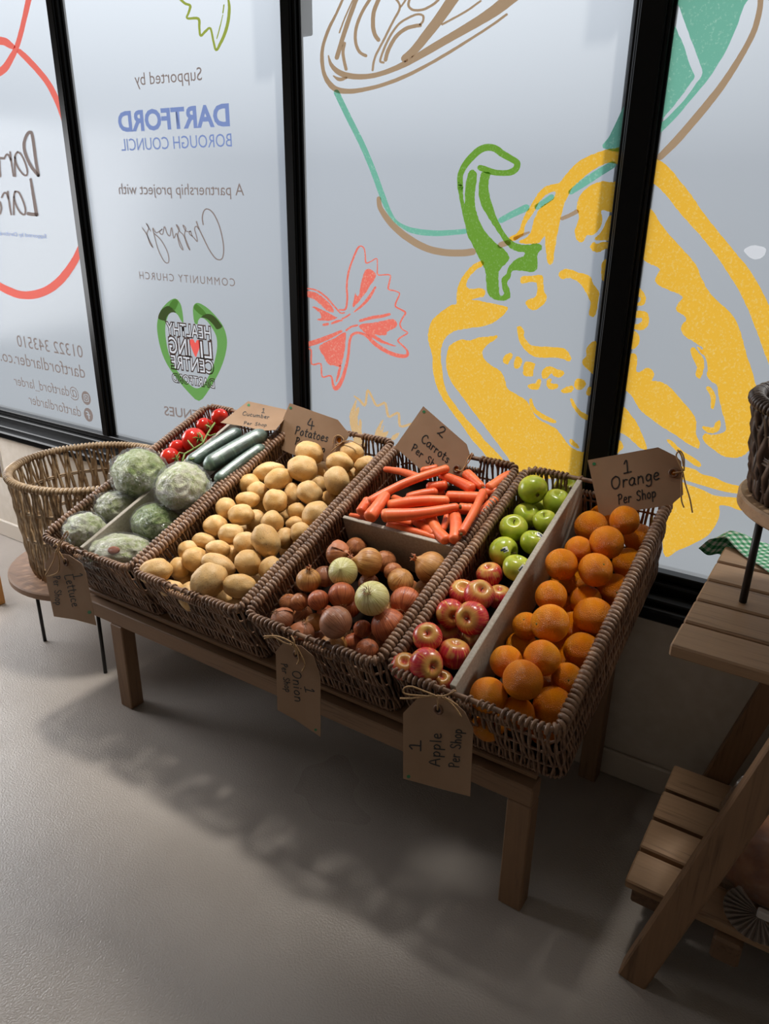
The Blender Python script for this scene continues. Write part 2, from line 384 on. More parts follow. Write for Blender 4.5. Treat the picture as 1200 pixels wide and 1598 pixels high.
a = Art(P3)
a.fill([(322,125),(380,125),(430,150),(500,210),(560,290),(640,390),(720,510),(800,610),(890,720),(980,830),(1060,930),(1120,1030),(1180,1140),(1240,1290),(1300,1450),(1390,1750),(1300,1800),(1230,1700),(1180,1560),(1130,1420),(1080,1290),(1030,1170),(960,1040),(870,900),(800,800),(720,700),(640,610),(560,520),(490,430),(420,350),(325,262)])
a.fill([(270,458),(320,470),(370,510),(410,580),(470,660),(560,760),(640,850),(680,900),(710,980),(730,1015)]+[tuple(((930+x/4.444-940)*4.615, (440+y/4.444-220)*4.615)) for x, y in
 [(770,50),(830,120),(930,210),(990,310),(1020,410),(1050,520),(1090,640),(1120,760),(1140,830),(1145,900),(1130,1000),(1110,1100),(1060,1170),(1010,1210),(940,1220),(880,1205),(820,1165),(770,1130),(740,1090),(742,1066),(765,1050),(810,1060),(890,1040),(900,1010),(895,970),(870,880),(852,800),(840,720),(800,690),(770,650),(775,590),(755,520),(722,482),(742,458),(680,415),(620,380),(590,335),(600,295),(625,265),(610,235),(570,210),(555,185),(575,140),(600,110),(570,80),(500,55),(440,25)]]+
 [(385,1015),(380,1000),(400,950),(415,930),(390,905),(330,880),(290,840),(270,760),(270,600)])
c = Art(P4); c.b = a.b
for p in ([(250,22),(310,50),(340,90),(345,130),(330,160),(285,165),(275,150),(300,140),(310,115),(290,100),(250,92)],[(235,205),(300,200),(350,210),(368,255),(355,310),(310,335),(250,320),(240,295),(290,290),(320,270),(310,250),(240,250)],
 [(215,335),(270,340),(300,380),(295,430),(260,465),(205,460),(205,440),(235,420),(245,395),(220,370)],
 [(195,505),(240,495),(280,505),(285,560),(280,615),(300,625),(345,598),(385,605),(405,645),(390,685),(440,690),(500,720),(560,780),(620,850),(670,910),(695,970),(695,1050),(718,1110),(715,1150),(690,1150),(620,1110),(540,1055),(450,1000),(370,940),(310,890),(275,840),(240,780),(180,735),(160,690),(175,600)],
 [(140,870),(195,870),(250,930),(290,990),(320,1060),(350,1140),(350,1160),(310,1155),(260,1110),(200,1060),(130,1030),(115,1000)],[(115,1090),(170,1100),(190,1140),(170,1170),(115,1200)],
 [(655,470),(680,455),(710,490),(745,530),(750,590),(730,660),(710,670),(690,640),(700,590),(670,530)],[(700,452),(725,458),(742,505),(718,482)],[(765,735),(790,728),(825,775),(830,820),(815,878),(795,870),(795,800)],
 [(735,1010),(750,1000),(810,1010),(830,975),(860,960),(865,1000),(845,1035),(800,1050),(760,1035)],[(490,1100),(520,1098),(600,1170),(720,1250),(715,1285),(650,1250),(560,1175)]):
    a2 = c.fill(p)
c = Art(PX); c.b = a.b
c.fill([(1050,728),(1080,731),(1096,740),(1115,745),(1135,754),(1160,759),(1215,766),(1215,776),(1165,772),(1130,767),(1098,758),(1050,742)], rough=.2)
c.fill([(1040,748),(1070,755),(1095,764),(1115,773),(1140,776),(1165,778),(1215,784),(1215,802),(1185,800),(1165,798),(1150,795),(1137,790),(1123,789),(1123,800),(1119,815),(1105,835),(1085,847),(1060,858),(1035,862)], rough=.2)
a.done('pepper_picture', M['ink_yellow'], panes[4], 'right half of the yellow pepper outline')
a = Art(PX, .0022); a.fill([(1161,392),(1166,386),(1175,383),(1186,384),(1195,388),(1193,398),(1184,404),(1172,403)], rough=.2)
a.done('bare_patch', M['ink_logo_fill'], panes[4])

a = Art(P7, .0022)
a.line([(168,500,9),(165,420,9),(172,360,9),(212,280,10),(280,200,11),(350,140,11),(420,118,11),(490,130,11),(560,180,11),(640,225,10),(690,260,10),(685,310,10),(640,345,10),(580,355,9),(500,352,9),(430,335,10),(390,320,10),(350,306,9)], 10)
a.fill([(145,440),(190,480),(192,540),(205,640),(215,480),(240,360),(280,325),(320,360),(315,450),(300,560),(305,660),(330,760),(380,870),(440,950),(520,1020),(590,1080),(620,1140),(590,1190),(540,1240),(520,1290),(525,1400),(530,1480),(560,1485),(570,1460),(550,1400),(550,1330),(590,1290),(610,1230),(650,1180),(700,1140),(750,1125),(760,1090),(700,1080),(640,1055),(590,1010),(540,940),(480,850),(430,770),(380,690),(345,590),(335,490),(350,400),(370,345),(445,352),(428,440),(432,530),(465,660),(510,780),(560,880),(620,960),(700,1010),(790,1018),(870,1005),(915,1020),(920,1055),(880,1110),(880,1230),(830,1272),(760,1260),(650,1260),(630,1320),(600,1370),(625,1440),(628,1500),(590,1530),(530,1535),(470,1515),(420,1460),(405,1350),(400,1260),(370,1200),(320,1100),(270,1000),(230,920),(210,820),(180,700),(155,560)])
a.done('pepper_stalk_picture', M['ink_green'], panes[3], 'green hooked pepper stalk')

a = Art(P6, .0008)
a.line([(190,-20,4),(150,70,4),(110,150,5),(80,240,5),(75,310,6),(85,380,6),(110,430,8),(150,465,9),(210,475,8),(280,468,7),(380,445,6),(500,400,6),(620,340,5),(740,270,5),(860,195,4),(960,130,4),(1035,75,4)], 5)
a.line([(108,290,2),(125,340,6),(170,380,9),(240,398,9),(330,395,8),(420,370,8),(520,325,10),(640,255,12),(760,185,13),(880,115,15),(980,50,18),(1080,-30,20)], 5)
a.line([(505,305,12),(560,255,13),(620,180,15),(690,90,16),(765,-20,18)], 5)
a.line([(700,127),(760,95),(830,55),(900,5)], 3.4)
for p, w in (([(240,-10),(195,90),(165,170)], 2.5),([(255,-10),(218,90),(185,190),(152,300)], 7),([(192,225),(184,280),(200,360)], 5),([(325,-5),(280,70),(252,150),(250,220),(270,270),(303,290)], 5),([(370,-5),(345,60),(340,130),(350,180),(368,207)], 6.5),
 ([(460,-5),(480,40),(440,120),(390,220),(350,300),(338,365)], 3.6),([(515,-10),(500,15),(484,36)], 3),([(395,325),(378,310),(420,205),(470,130),(520,95),(570,75),(600,82),(600,110),(585,128)], 3.6),([(405,312),(420,260),(460,190),(510,150),(560,135),(585,132)], 6),
 ([(530,-5),(525,30),(550,52),(600,50),(650,25),(680,0)], 4),([(135,395,2),(165,413,6),(200,405,4)], 5)):
    a.line(p, w)
c = Art(C3, .0008); c.b = a.b
c.line([(432,885,7),(440,930,8),(490,1000,10),(560,1060,11),(640,1105,11),(720,1125,11),(800,1128,11),(850,1122,11)], 10); c.line([(975,1092),(1010,1080)], 9); c.line([(1040,1062,6),(1085,1042,4),(1102,1036,3)], 4)
c = Art(P2, .0008); c.b = a.b; c.line([(530,660,6),(600,630,6),(655,600,7)], 6)
a.done('jar_lid_picture', M['ink_brown'], panes[3], 'brown outline of a tilted lid')
a = Art(C3, .0011)
a.line([(243,412,9),(300,530,9),(360,650,9),(410,770,9),(450,880,9),(478,945,7),(505,985,5),(540,1010,6),(590,1030,9),(680,1040,9),(780,1035,8),(815,1031,8)], 8)

c = Art(P2, .0011); c.b = a.b; c.line([(10,675,9),(110,622,10),(225,568,11)], 10, rough=.1); c.line([(320,560,9),(380,520,9),(440,478,9)], 9, rough=.1); c.line([(605,435,8),(720,352,12),(830,280,12),(960,200,11)], 11, rough=.1)
c = Art(PX, .0011); c.b = a.b; c.fill([(941,231),(950,214),(957,200),(976,162),(990,150),(988,232)], 3, .2)
a.done('jar_picture', M['ink_teal'], panes[3], 'teal outline of a tilted jar')
a = Art(Q7, .0011)
a.fill([(235,60),(290,170),(340,290),(390,400),(430,520),(470,640),(505,715),(470,770),(410,860),(340,950),(240,1070),(140,1180),(100,1210),(140,800),(220,200)], 3)
a.fill([(310,-40),(330,0),(380,120),(430,260),(480,400),(540,560),(578,680),(520,780),(440,890),(330,1020),(230,1120),(100,1240),(100,1310),(220,1210),(350,1080),(480,920),(600,780),(700,640),(800,470),(880,290),(930,160),(965,50),(980,-60)], 3)
a.done('jar_picture', M['ink_teal'], panes[4], 'teal corner of the tilted jar')
a = Art(Q7, .0008); a.line([(1122,-40,9),(1118,50,9),(1100,150,9),(1060,290,9),(980,450,9),(880,620,10),(760,800,11),(620,980,12),(470,1160,12),(320,1330,12),(180,1470,10)], 10); a.done('jar_lid_picture', M['ink_brown'], panes[4], 'brown curved band')

a = Art(P5)
a.line([(375,725,2),(430,725,3),(452,690,3),(460,600,3),(455,480,3),(475,340,3),(520,210,3),(565,110,3),(600,90,2),(630,120,2),(640,190,2),(648,258,2.4),(700,240,1.6),(755,215,1.6),(760,300,1.6),(765,375,2),(830,375,2),(888,382,2),(880,450,2.5),(870,518,2.5),(930,535,2),(980,560,2),(965,610,2.5),(938,685,2.5),(990,720,2.5),(1040,755,3),(1010,810,2.5),(985,870,2.5),(1010,920,2),(1062,955,2),(1010,990,2.5),(965,1032,2.5),(1010,1080,2.5),(1055,1130,3),(1058,1178,5),(1000,1188,6),(900,1162,6),(800,1110,6),(720,1050,6),(660,990,5),(600,960,4),(545,958,4),(500,985,4),(480,1060,4),(470,1180,4),(440,1320,5),(400,1440,6),(350,1510,7),(320,1480,4),(295,1385,2.5),(210,1393,2.5),(195,1265,2.5),(105,1268,2.5),(100,1130,2.5),(50,1110,2.5)], 3, 4)
for p, w in (([(740,500,3),(680,600,5),(610,680,4),(530,745,2)], 4),([(590,835,4),(700,805,5),(800,790,5),(880,770,4)], 4),([(390,1290,4),(370,1380,4),(350,1440,2)], 4),([(50,1074,8),(150,1045,8),(270,1000,7),(400,940,4)], 7),([(450,930),(500,895),(560,880)], 3),
 ([(45,512,2),(150,530,2.4),(250,600,3),(330,690,2.4),(390,755,2),(430,755,2)], 2.4),([(305,862,3),(360,840,4),(410,830,2)], 3),([(410,815),(450,795),(485,770)], 2.5),([(225,875),(265,868)], 4)):
    a.line(p, w)
for p in ([(640,330),(700,325),(745,370),(735,420),(690,480),(640,560),(570,650),(515,700),(520,640),(540,560),(560,590),(580,560),(600,450)],[(575,880),(700,855),(800,840),(900,815),(945,840),(955,880),(930,910),(860,945),(850,975),(780,980),(735,972),(780,1010),(860,1050),(945,1085),(900,1085),(800,1055),(700,1000),(620,940)],
 [(180,1090),(240,1050),(330,1010),(440,950),(440,1060),(420,1200),(390,1290),(330,1280),(270,1270),(230,1200),(190,1130)],[(45,545),(120,545),(190,580),(250,630),(310,700),(320,750),(260,735),(200,680),(130,620),(45,590)],[(110,695),(180,710),(260,750),(330,790),(360,805),(300,830),(220,835),(160,825),(200,800),(180,750)]):
    a.fill(p)
a.done('pasta_bow_picture', M['ink_coral'], panes[3], 'coral red pasta bow')
a = Art(Q6)
a.line([(210,260,2),(290,320,3.6),(360,395,4),(385,290,3.6),(405,172,3.4),(470,285,3.4),(530,395,3.6),(600,378,3.6),(660,365,3.6),(700,550,3.8),(775,530,3.8),(850,508,3.8),(870,690,3.8),(1000,670,3.6),(1100,640,3.6)], 3.5, 3)
for p in ([(240,310),(190,400),(145,530),(150,660),(190,850),(240,1000),(370,1010),(360,930),(320,780),(315,610),(285,605),(272,690),(262,560),(285,430),(250,430),(225,480),(240,390)],[(500,850),(560,680),(632,592),(605,680),(590,760),(640,680),(625,780),(700,770),(640,870)],[(740,870),(790,810),(865,790),(800,890)]): a.fill(p)
a.done('pasta_bow_picture', M['ink_beige'], panes[3], 'sand coloured pasta bow')
a = Art(Q8)
a.line([(130,-20,4),(190,35,4),(245,60,4),(230,130,3.6),(215,190,3.6),(330,195,4.5),(340,290,3.6),(355,372,3.6),(405,325,4),(455,295,3.4),(485,420,3.4),(515,522,3.6),(560,450,4.5),(605,350,5),(640,220,5),(652,80,4.5),(640,-20,3)], 4, 5)
a.line([(597,50,2),(585,135,2)], 2); a.line([(585,155,1),(555,280,1.8),(522,402,1.6)], 2)
a.done('pasta_bow_picture', M['ink_lime'], panes[2], 'lime green zigzag leaf tip')
a = Art(Q5)
a.line([(362,-30,9),(300,250,8),(218,560,8),(130,740,10),(50,860,12),(-60,930,12)], 9); a.done('ribbon_loop', M['ink_red'], panes[1])
a = Art(Q5); a.line([(-20,505,13),(60,520,12),(120,560,10),(160,585,8)], 10); a.line([(240,640,8),(330,725,9),(480,885,9),(600,1040,9),(700,1230,9),(780,1430,9),(830,1600,9)], 9)
c = Art(Q3); c.b = a.b; c.line([(700,1060,9),(660,1160,11),(600,1260,12),(520,1360,13),(420,1440,13),(300,1485,13),(180,1488,12),(80,1455,12),(0,1415,11),(-60,1380,11)], 11)
a.done('ribbon_loop', M['ink_red'], panes[1])

def lettering(text, right, left, cap, mat, parent, name='lettering', bold=0, depth=.0018, spacing=1.0, edge=0):
    """printed words read from the street, so mirrored from inside: baseline runs from picture point right to left, cap = letter height"""
    cu = bpy.data.curves.new('txt', 'FONT'); cu.body = text; cu.size = 1; cu.offset = bold; cu.space_character = spacing; cu.resolution_u = 3
    if edge: cu.fill_mode = 'NONE'; cu.bevel_depth = edge; cu.bevel_resolution = 0
    o = bpy.data.objects.new('txt', cu); COL.objects.link(o); bpy.context.view_layer.update()
    me = bpy.data.meshes.new_from_object(o.evaluated_get(bpy.context.evaluated_depsgraph_get()))
    bpy.data.objects.remove(o); bpy.data.curves.remove(cu)
    xs = [v.co.x for v in me.vertices]; x0, x1 = min(xs), max(xs)
    h = .70+2*bold
    A = on_y(*right, GY-depth); B = on_y(*left, GY-depth)
    ux = (B-A)/(x1-x0)
    T = on_y(right[0], right[1]-cap, GY-depth); uy = Vector((0, 0, (T.z-A.z)/h))
    for v in me.vertices: v.co = A+ux*(v.co.x-x0)+uy*(v.co.y+bold)+Vector((0, -.0004 if v.co.z > 1e-5 else 0, 0))
    me.materials.clear(); me.materials.append(mat); me.name = name
    ob = bpy.data.objects.new(name, me); COL.objects.link(ob); ob.parent = parent; return ob
w1, w2 = panes[1], panes[2]; G = M['ink_grey']
lettering('Supported by', (315.5, 125), (211, 133.5), 21, G, w2)
lettering('DARTFORD', (359, 197), (186, 206.5), 37, M['ink_blue'], w2, bold=.035)
lettering('BOROUGH COUNCIL', (362, 228.5), (190, 235.5), 21, M['ink_blue'], w2)
lettering('A partnership project with', (381, 305), (186, 303), 19, G, w2)
lettering('COMMUNITY CHURCH', (367, 447), (218, 435), 12.5, G, w2, spacing=1.25)
lettering('ENUES', (309, 655), (257, 648), 15, G, w2, bold=.012)
lettering('01322 343510', (130, 558.5), (28, 540.5), 19, G, w1, bold=-.004)
lettering('dartfordlarder.co.', (133.5, 590.5), (1.5, 563), 20, G, w1, bold=-.004)
lettering('@dartford_larder', (123.5, 621.5), (23, 600.5), 15.5, G, w1, bold=-.004)
lettering('dartfordlarder', (127, 650.5), (46, 630), 15.5, G, w1, bold=-.004)
lettering('Supported by Dartford B', (73, 372), (-6, 366.5), 6.5, M['ink_blue'], w1)
a = Art(Q3, .0018)
a.line([(330,462,5),(308,330,5),(290,200,5),(272,100,5),(242,98,5),(212,160,5),(208,230,5),(232,310,5),(272,390,5),(328,460,5)], 5)
for p in ([(150,260),(130,295),(140,360),(180,430),(220,463),(236,430),(215,350),(180,280),(150,260)],[(128,300),(127,390),(131,468)],[(86,260),(100,360),(116,466)],[(92,330),(75,290),(55,283),(35,318)],[(130,600),(120,645),(140,720),(180,785),(214,795),(216,740),(190,660),(160,607),(130,600)],[(120,640),(117,720),(119,798)],[(66,600),(80,700),(96,798)],[(72,660),(55,618),(35,612),(15,650)],[(0,690),(12,740),(2,790)],[(-5,330),(-2,400),(4,470)]): a.line(p, 3)
a.line([(-10,312),(20,314)], 4); a.line([(264,495,4),(290,650,5),(314,800,5.5)], 5); a.line([(318,798),(280,796),(242,790)], 5.5)
a.done('lettering', G, w1, 'handwritten style brown words')
a = Art(Q2, .0018)
a.line([(748,275),(740,215),(755,158),(785,143),(830,175),(875,260),(905,360),(922,470),(915,550),(890,575),(850,560),(800,490),(750,390),(712,310),(690,250)], 1.9, 6, .03)
a.line([(712,318),(690,290),(674,312),(690,370),(698,420),(670,390),(652,370),(640,330),(628,345),(640,365),(655,372)], 1.5, 5, .03)
a.line([(640,335),(600,330),(575,280),(600,310),(590,370),(635,490),(612,455),(582,370),(545,330),(518,275),(545,315),(532,370),(577,488),(548,455),(520,350),(498,392),(478,300),(465,370),(440,350),(418,292),(402,358),(375,340),(400,312),(350,345),(318,305),(330,360),(362,480),(410,580),(445,603),(456,570),(440,500),(390,410),(330,350)], 1.5, 5, .03)
a.line([(300,330),(262,265),(285,305),(270,360),(320,470),(292,430),(270,365),(230,305)], 1.5, 5, .03)
a.done('lettering', G, w2, 'thin signature style script')
# heart shaped logo
a = Art(Q1); a.fill([(495,400),(492,330),(475,220),(450,160),(410,122),(360,130),(300,175),(230,260),(195,370),(188,470),(205,600),(240,740),(290,860),(350,960),(440,1080),(540,1200),(680,1318),(800,1180),(900,1010),(970,840),(1005,680),(1000,560),(960,440),(880,330),(790,240),(700,180),(650,172),(618,200),(608,270),(625,400),(660,420),(670,380),(700,345),(760,370),(830,460),(880,560),(892,660),(880,770),(850,890),(800,1010),(740,1120),(680,1165),(620,1160),(520,1080),(420,960),(350,830),(310,700),(288,560),(285,450),(300,370),(330,300),(380,280),(430,310),(470,380)], 3, .05)
a.done('heart_logo', M['ink_logo_green'], w2, 'green ribbon heart')
a = Art(Q1, .0022); a.fill([(200,350),(230,265),(290,212),(340,212),(390,260),(410,285),(360,282),(320,310),(295,350),(285,380)], 3, .05); a.fill([(705,340),(740,308),(800,300),(860,330),(920,400),(950,450),(890,480),(850,430),(790,370),(740,345)], 3, .05); a.done('ribbon_fold', G, w2)
a = Art(Q1, .0022); a.fill([(330,205),(380,130),(420,128),(440,150),(395,255)], 3, .05); a.fill([(622,240),(630,195),(660,190),(760,290),(715,318)], 3, .05); a.done('ribbon_shine', M['ink_logo_pale'], w2)
q = lambda x, y: (220+x/7.5, 450+y/7.5)
for t, r, l, cp in (('HEALTHY', (828,607), (292,542), 22), ('LI', (846,835), (692,818), 28.5), ('ING', (588,800), (330,762), 28.5), ('CENTRE', (862,1010), (352,938), 23.5), ('DARTFORD', (868,1172), (366,1095), 15)):
    lettering(t, q(*r), q(*l), cp, G, w2, 'heart_logo_lettering', .035, .0030, edge=.035)
    rr, ll = (r[0]-10, r[1]-9), (l[0]+10, l[1]-9)
    lettering(t, q(*rr), q(*ll), cp-2.6, M['ink_logo_fill'], w2, 'heart_logo_letter_fill', .03, .0024)
a = Art(Q1, .0034); a.fill([(640,805),(600,720),(575,650),(572,610),(590,592),(615,600),(635,640),(655,605),(680,608),(692,640),(680,710),(660,760)], 3, .03); a.done('red_heart', M['ink_heart'], w2, 'small red heart')
# round icons before the social names
def loop(f, n=20): return [Vector((*f(2*PI*t/n), 0)) for t in range(n)]
def sq(cx, cy, w, h):
    return lambda t: (cx+w*math.copysign(abs(math.cos(t))**.45, math.cos(t))+.12*h*math.sin(t), cy+h*math.copysign(abs(math.sin(t))**.45, math.sin(t))+.16*w*math.cos(t))
for cx, cy, kind in ((897, 808, 0), (920, 982, 1)):
    a = Art(Q4, .0018)
    ring = lambda r, k=1.0: (lambda t: (cx+r*math.cos(t)+8*r/47*math.sin(t), cy+r*1.53*math.sin(t)+10*r/47*math.cos(t)))
    L_ = [loop(ring(47))]
    if kind == 0: L_ += [loop(sq(cx, cy, 28, 40)), loop(sq(cx, cy, 22, 32)), loop(ring(14)), loop(ring(8.5)), [Vector((cx-17, cy-25, 0)), Vector((cx-12, cy-24, 0)), Vector((cx-12, cy-17, 0)), Vector((cx-17, cy-18, 0))]]
    else: L_ += [[Vector((cx+x, cy+y, 0)) for x, y in ((14, 46), (2, 44), (-3, 6), (-17, 3), (-19, -9), (-6, -6), (-8, -20), (-16, -27), (-28, -28), (-30, -40), (-13, -39), (2, -28), (6, -5), (17, -2), (19, 9), (8, 8))]]
    a.b.add([a.at(p) for l_ in L_ for p in l_], geometry.tessellate_polygon(L_)); a.done('round_icon', G, w1)

# ------------------------------------------------------------------ sloping display table
TILT, CY0, CZ0, CL, CW, CDp = .357, 1.145, .588, .775, .405, .225
SV = Vector((0, math.cos(TILT), math.sin(TILT))); NV = Vector((0, -math.sin(TILT), math.cos(TILT)))
table = tag(empty('display_table', (-1.18, 1.5, 0)), 'low stained timber table with square legs carrying the four produce crates', 'table')
def tpart(name, mb, mat):
    o = flat(mb, name, mat); o.parent = table; o.matrix_parent_inverse = table.matrix_basis.inverted() if False else Matrix.Translation((1.18, -1.5, 0)); return o
for x0, x1, y0, y1, zt in ((-1.821, -1.768, 1.237, 1.287, .306), (-.468, -.411, 1.237, 1.285, .306), (-1.821, -1.768, 1.752, 1.800, .515), (-.455, -.405, 1.752, 1.800, .515)):
    b = MB(); b.box(x0, x1, y0, y1, 0, zt, .003); tpart('leg', b, M['wood_z'])
b = MB(); b.box(-1.96, -.412, 1.240, 1.290, .305, .357, .003); tpart('front_rail', b, M['wood_x'])
b = MB(); b.box(-1.96, -.412, 1.752, 1.800, .515, .552, .003); tpart('back_rail', b, M['wood_x'])
ORG = Vector((0, CY0, CZ0))
def crate_pt(u, v, w, cx): return Vector((cx, CY0, CZ0)) + Vector((u, 0, 0)) + SV*v + NV*w
for x in (-1.79, -1.19, -.44):
    b = MB(); p = crate_pt(0, .055, -CDp-.040, x); q = crate_pt(0, .70, -CDp-.040, x); b.beam(p, q, .04, .030, Vector((1, 0, 0))); tpart('bearer', b, M['wood_y'])
for v in (.075, .25, .43, .61):
    b = MB(); p = crate_pt(0, v, -CDp-.014, -1.95); q = crate_pt(0, v, -CDp-.014, -.415); b.beam(p, q, .085, .018, NV); tpart('slat', b, M['wood_x'])

# ------------------------------------------------------------------ willow crates
CRATES = {'A': -1.778, 'B': -1.3675, 'C': -.955, 'D': -.540}
def rrect(W_, L_, r, step):
    """points round a rounded rectangle: (u, v, outward, side)"""
    segs = [('l', (-W_/2, r), (-W_/2, L_-r)), ('b', (-W_/2+r, L_), (W_/2-r, L_)), ('r', (W_/2, L_-r), (W_/2, r)), ('f', (W_/2-r, 0), (-W_/2+r, 0))]
    cor = [(-W_/2+r, L_-r, PI, 'b'), (W_/2-r, L_-r, PI/2, 'b'), (W_/2-r, r, 0, 'f'), (-W_/2+r, r, -PI/2, 'f')]
    out = []; on = {'l': (-1, 0), 'b': (0, 1), 'r': (1, 0), 'f': (0, -1)}
    for (sd, p, q), (cx, cy, a0, sc) in zip(segs, cor):
        d = math.hypot(q[0]-p[0], q[1]-p[1]); n = max(1, round(d/step))
        for i in range(n): t = (i+.5)/n; out.append((p[0]+(q[0]-p[0])*t, p[1]+(q[1]-p[1])*t, on[sd], sd))
        m = max(1, round(r*PI/2/step))
        for i in range(m):
            a = a0-(i+.5)/m*PI/2; out.append((cx+r*math.cos(a), cy+r*math.sin(a), (math.cos(a), math.sin(a)), sc))
    return out
GAP = .072
def crate_proto():
    W_, L_ = CW-.02, CL-.02
    rim = MB(); P = rrect(W_, L_, .028, .0095)
    rim.tube([(u, v+.01, 0) for u, v, o, s in P], .0065, 6, True)
    for (u, v, o, s) in rrect(W_, L_, .028, .0128):
        long = s in 'lr'; gap = (not long) and abs(u) < GAP
        R, tr = (.0098, .0062) if long else (.0085, .0044)
        if gap and R_.random() < .6: continue
        tx, ty = -o[1], o[0]; pts = []
        for k in range(9):
            an = -.9+k/8*(PI+1.8); sh = (.0055 if long else .0035)*(k/4-1)
            if gap: an = k/8*2*PI; sh *= 1.6
            pts.append((u+o[0]*R*math.cos(an)+tx*sh, v+.01+o[1]*R*math.cos(an)+ty*sh, R*math.sin(an)*.9))
        rim.tube(pts, tr*(.62 if gap else 1)*R_.uniform(.9, 1.08), 6)
    for s in ('f', 'b'):                                   # small border under each hand hole
        v = .01 if s == 'f' else L_+.01; sg = 1 if s == 'f' else -1
        rim.tube([(x, v+sg*.005, -.040) for x in np.linspace(-GAP-.01, GAP+.01, 9)], .0045, 6)
        for x in np.arange(-GAP, GAP, .009):
            rim.tube([(x+.002*k, v+sg*.005+.007*math.cos(a), -.040+.007*math.sin(a)) for k, a in enumerate(np.linspace(0, PI*1.5, 6))], .0032, 5)
    panels = {'f': MB(), 'b': MB(), 'l': MB(), 'r': MB()}
    def down(u, v, t):
        ub = u*(1-.055); vb = .03+(v/L_)*(L_-.03-.055)
        return u+(ub-u)*t, v+(vb-v)*t+.01
    i = 0
    for (u, v, o, s) in rrect(W_, L_, .028, .0070):
        i += 1; tx, ty = -o[1], o[0]; t0 = 0
        if s in 'fb' and abs(u) < GAP: t0 = .040/CDp
        ph = (i % 2)*PI; lean = (.005 if i % 2 else -.005)*R_.uniform(.5, 1.5); pts = []
        K = 11
        for k in range(K):
            t = t0+(1-t0)*k/(K-1); x, y = down(u, v, t); wv = .0042*math.sin(ph+t*PI*4.0); ln = lean*math.sin(t*PI*1.0)+.0035*math.sin(t*7+i*.7)
            pts.append((x+o[0]*wv+tx*ln, y+o[1]*wv+ty*ln, -CDp*t))
        panels[s].tube(pts, R_.uniform(.0027, .0035), 5)
    for t in (.25, .5, .75, .97):
        for s in 'fblr':
            line = [(u, v) for u, v, o, ss in rrect(W_, L_, .028, .02) if ss == s]
            if s in 'b': line = sorted(line)
            if s == 'f': line = sorted(line)
            pts = [(*down(u, v, t), -CDp*t) for u, v in line]
            if len(pts) > 2: panels[s].tube(pts, .0032, 5)
    base = MB(); base.box(-CW/2+.022, CW/2-.022, .045, CL-.075, -CDp, -CDp+.008, .003)
    return [('rim', rim, 'wicker'), ('front_panel', panels['f'], 'wicker'), ('back_panel', panels['b'], 'wicker'), ('side_panel', panels['l'], 'wicker'), ('side_panel', panels['r'], 'wicker'), ('base', base, 'wicker_dark')]
LBL = {'A': 'rectangular brown willow crate holding lettuces, tomatoes and cucumbers', 'B': 'rectangular brown willow crate filled with potatoes', 'C': 'rectangular brown willow crate with carrots behind onions', 'D': 'rectangular brown willow crate with apples beside oranges'}
crate = {}
proto = [(n, mb.mesh(n, M[k])) for n, mb, k in crate_proto()]
for k, cx in CRATES.items():
    r = empty('willow_crate', (cx, CY0, CZ0), (TILT, 0, 0)); tag(r, LBL[k], 'crate', 'willow crates on the display table'); crate[k] = r
    for n, me in proto:
        o = bpy.data.objects.new(n, me); COL.objects.link(o); o.parent = r
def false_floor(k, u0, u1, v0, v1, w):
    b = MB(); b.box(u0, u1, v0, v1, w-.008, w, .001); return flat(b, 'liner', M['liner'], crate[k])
def uv_of(k, px, py, h=0):
    p = on_plane(px, py, Vector((0, CY0, CZ0))+NV*h, NV); d = p-Vector((CRATES[k], CY0, CZ0)); return d.x, d.dot(SV)
def board(k, name, label, box):
    b = MB(); b.box(*box, .0015); o = flat(b, name, M['mdf']); o.location = (CRATES[k], CY0, CZ0); o.rotation_euler = (TILT, 0, 0)
    return tag(o, label, 'divider board', 'grey crate dividers')
ua = uv_of('A', 123, 858, .0)[0]
board('A', 'divider_board', 'long grey divider board between the wrapped lettuces', (ua-.004, ua+.009, .022, CL-.05, -.13, .004))
ud = (uv_of('D', 697, 1072, .012)[0]+uv_of('D', 918, 738, .012)[0])/2
board('D', 'divider_board', 'long grey divider board between the apples and oranges', (ud-.007, ud+.007, .018, CL-.03, -.14, .014))
vc = uv_of('C', 620, 828, -.006)[1]
board('C', 'divider_board', 'grey cross divider board between the carrots and onions', (-CW/2+.026, CW/2-.026, vc-.006, vc+.006, -.15, -.006))
UA, UD, VC = ua, ud, vc

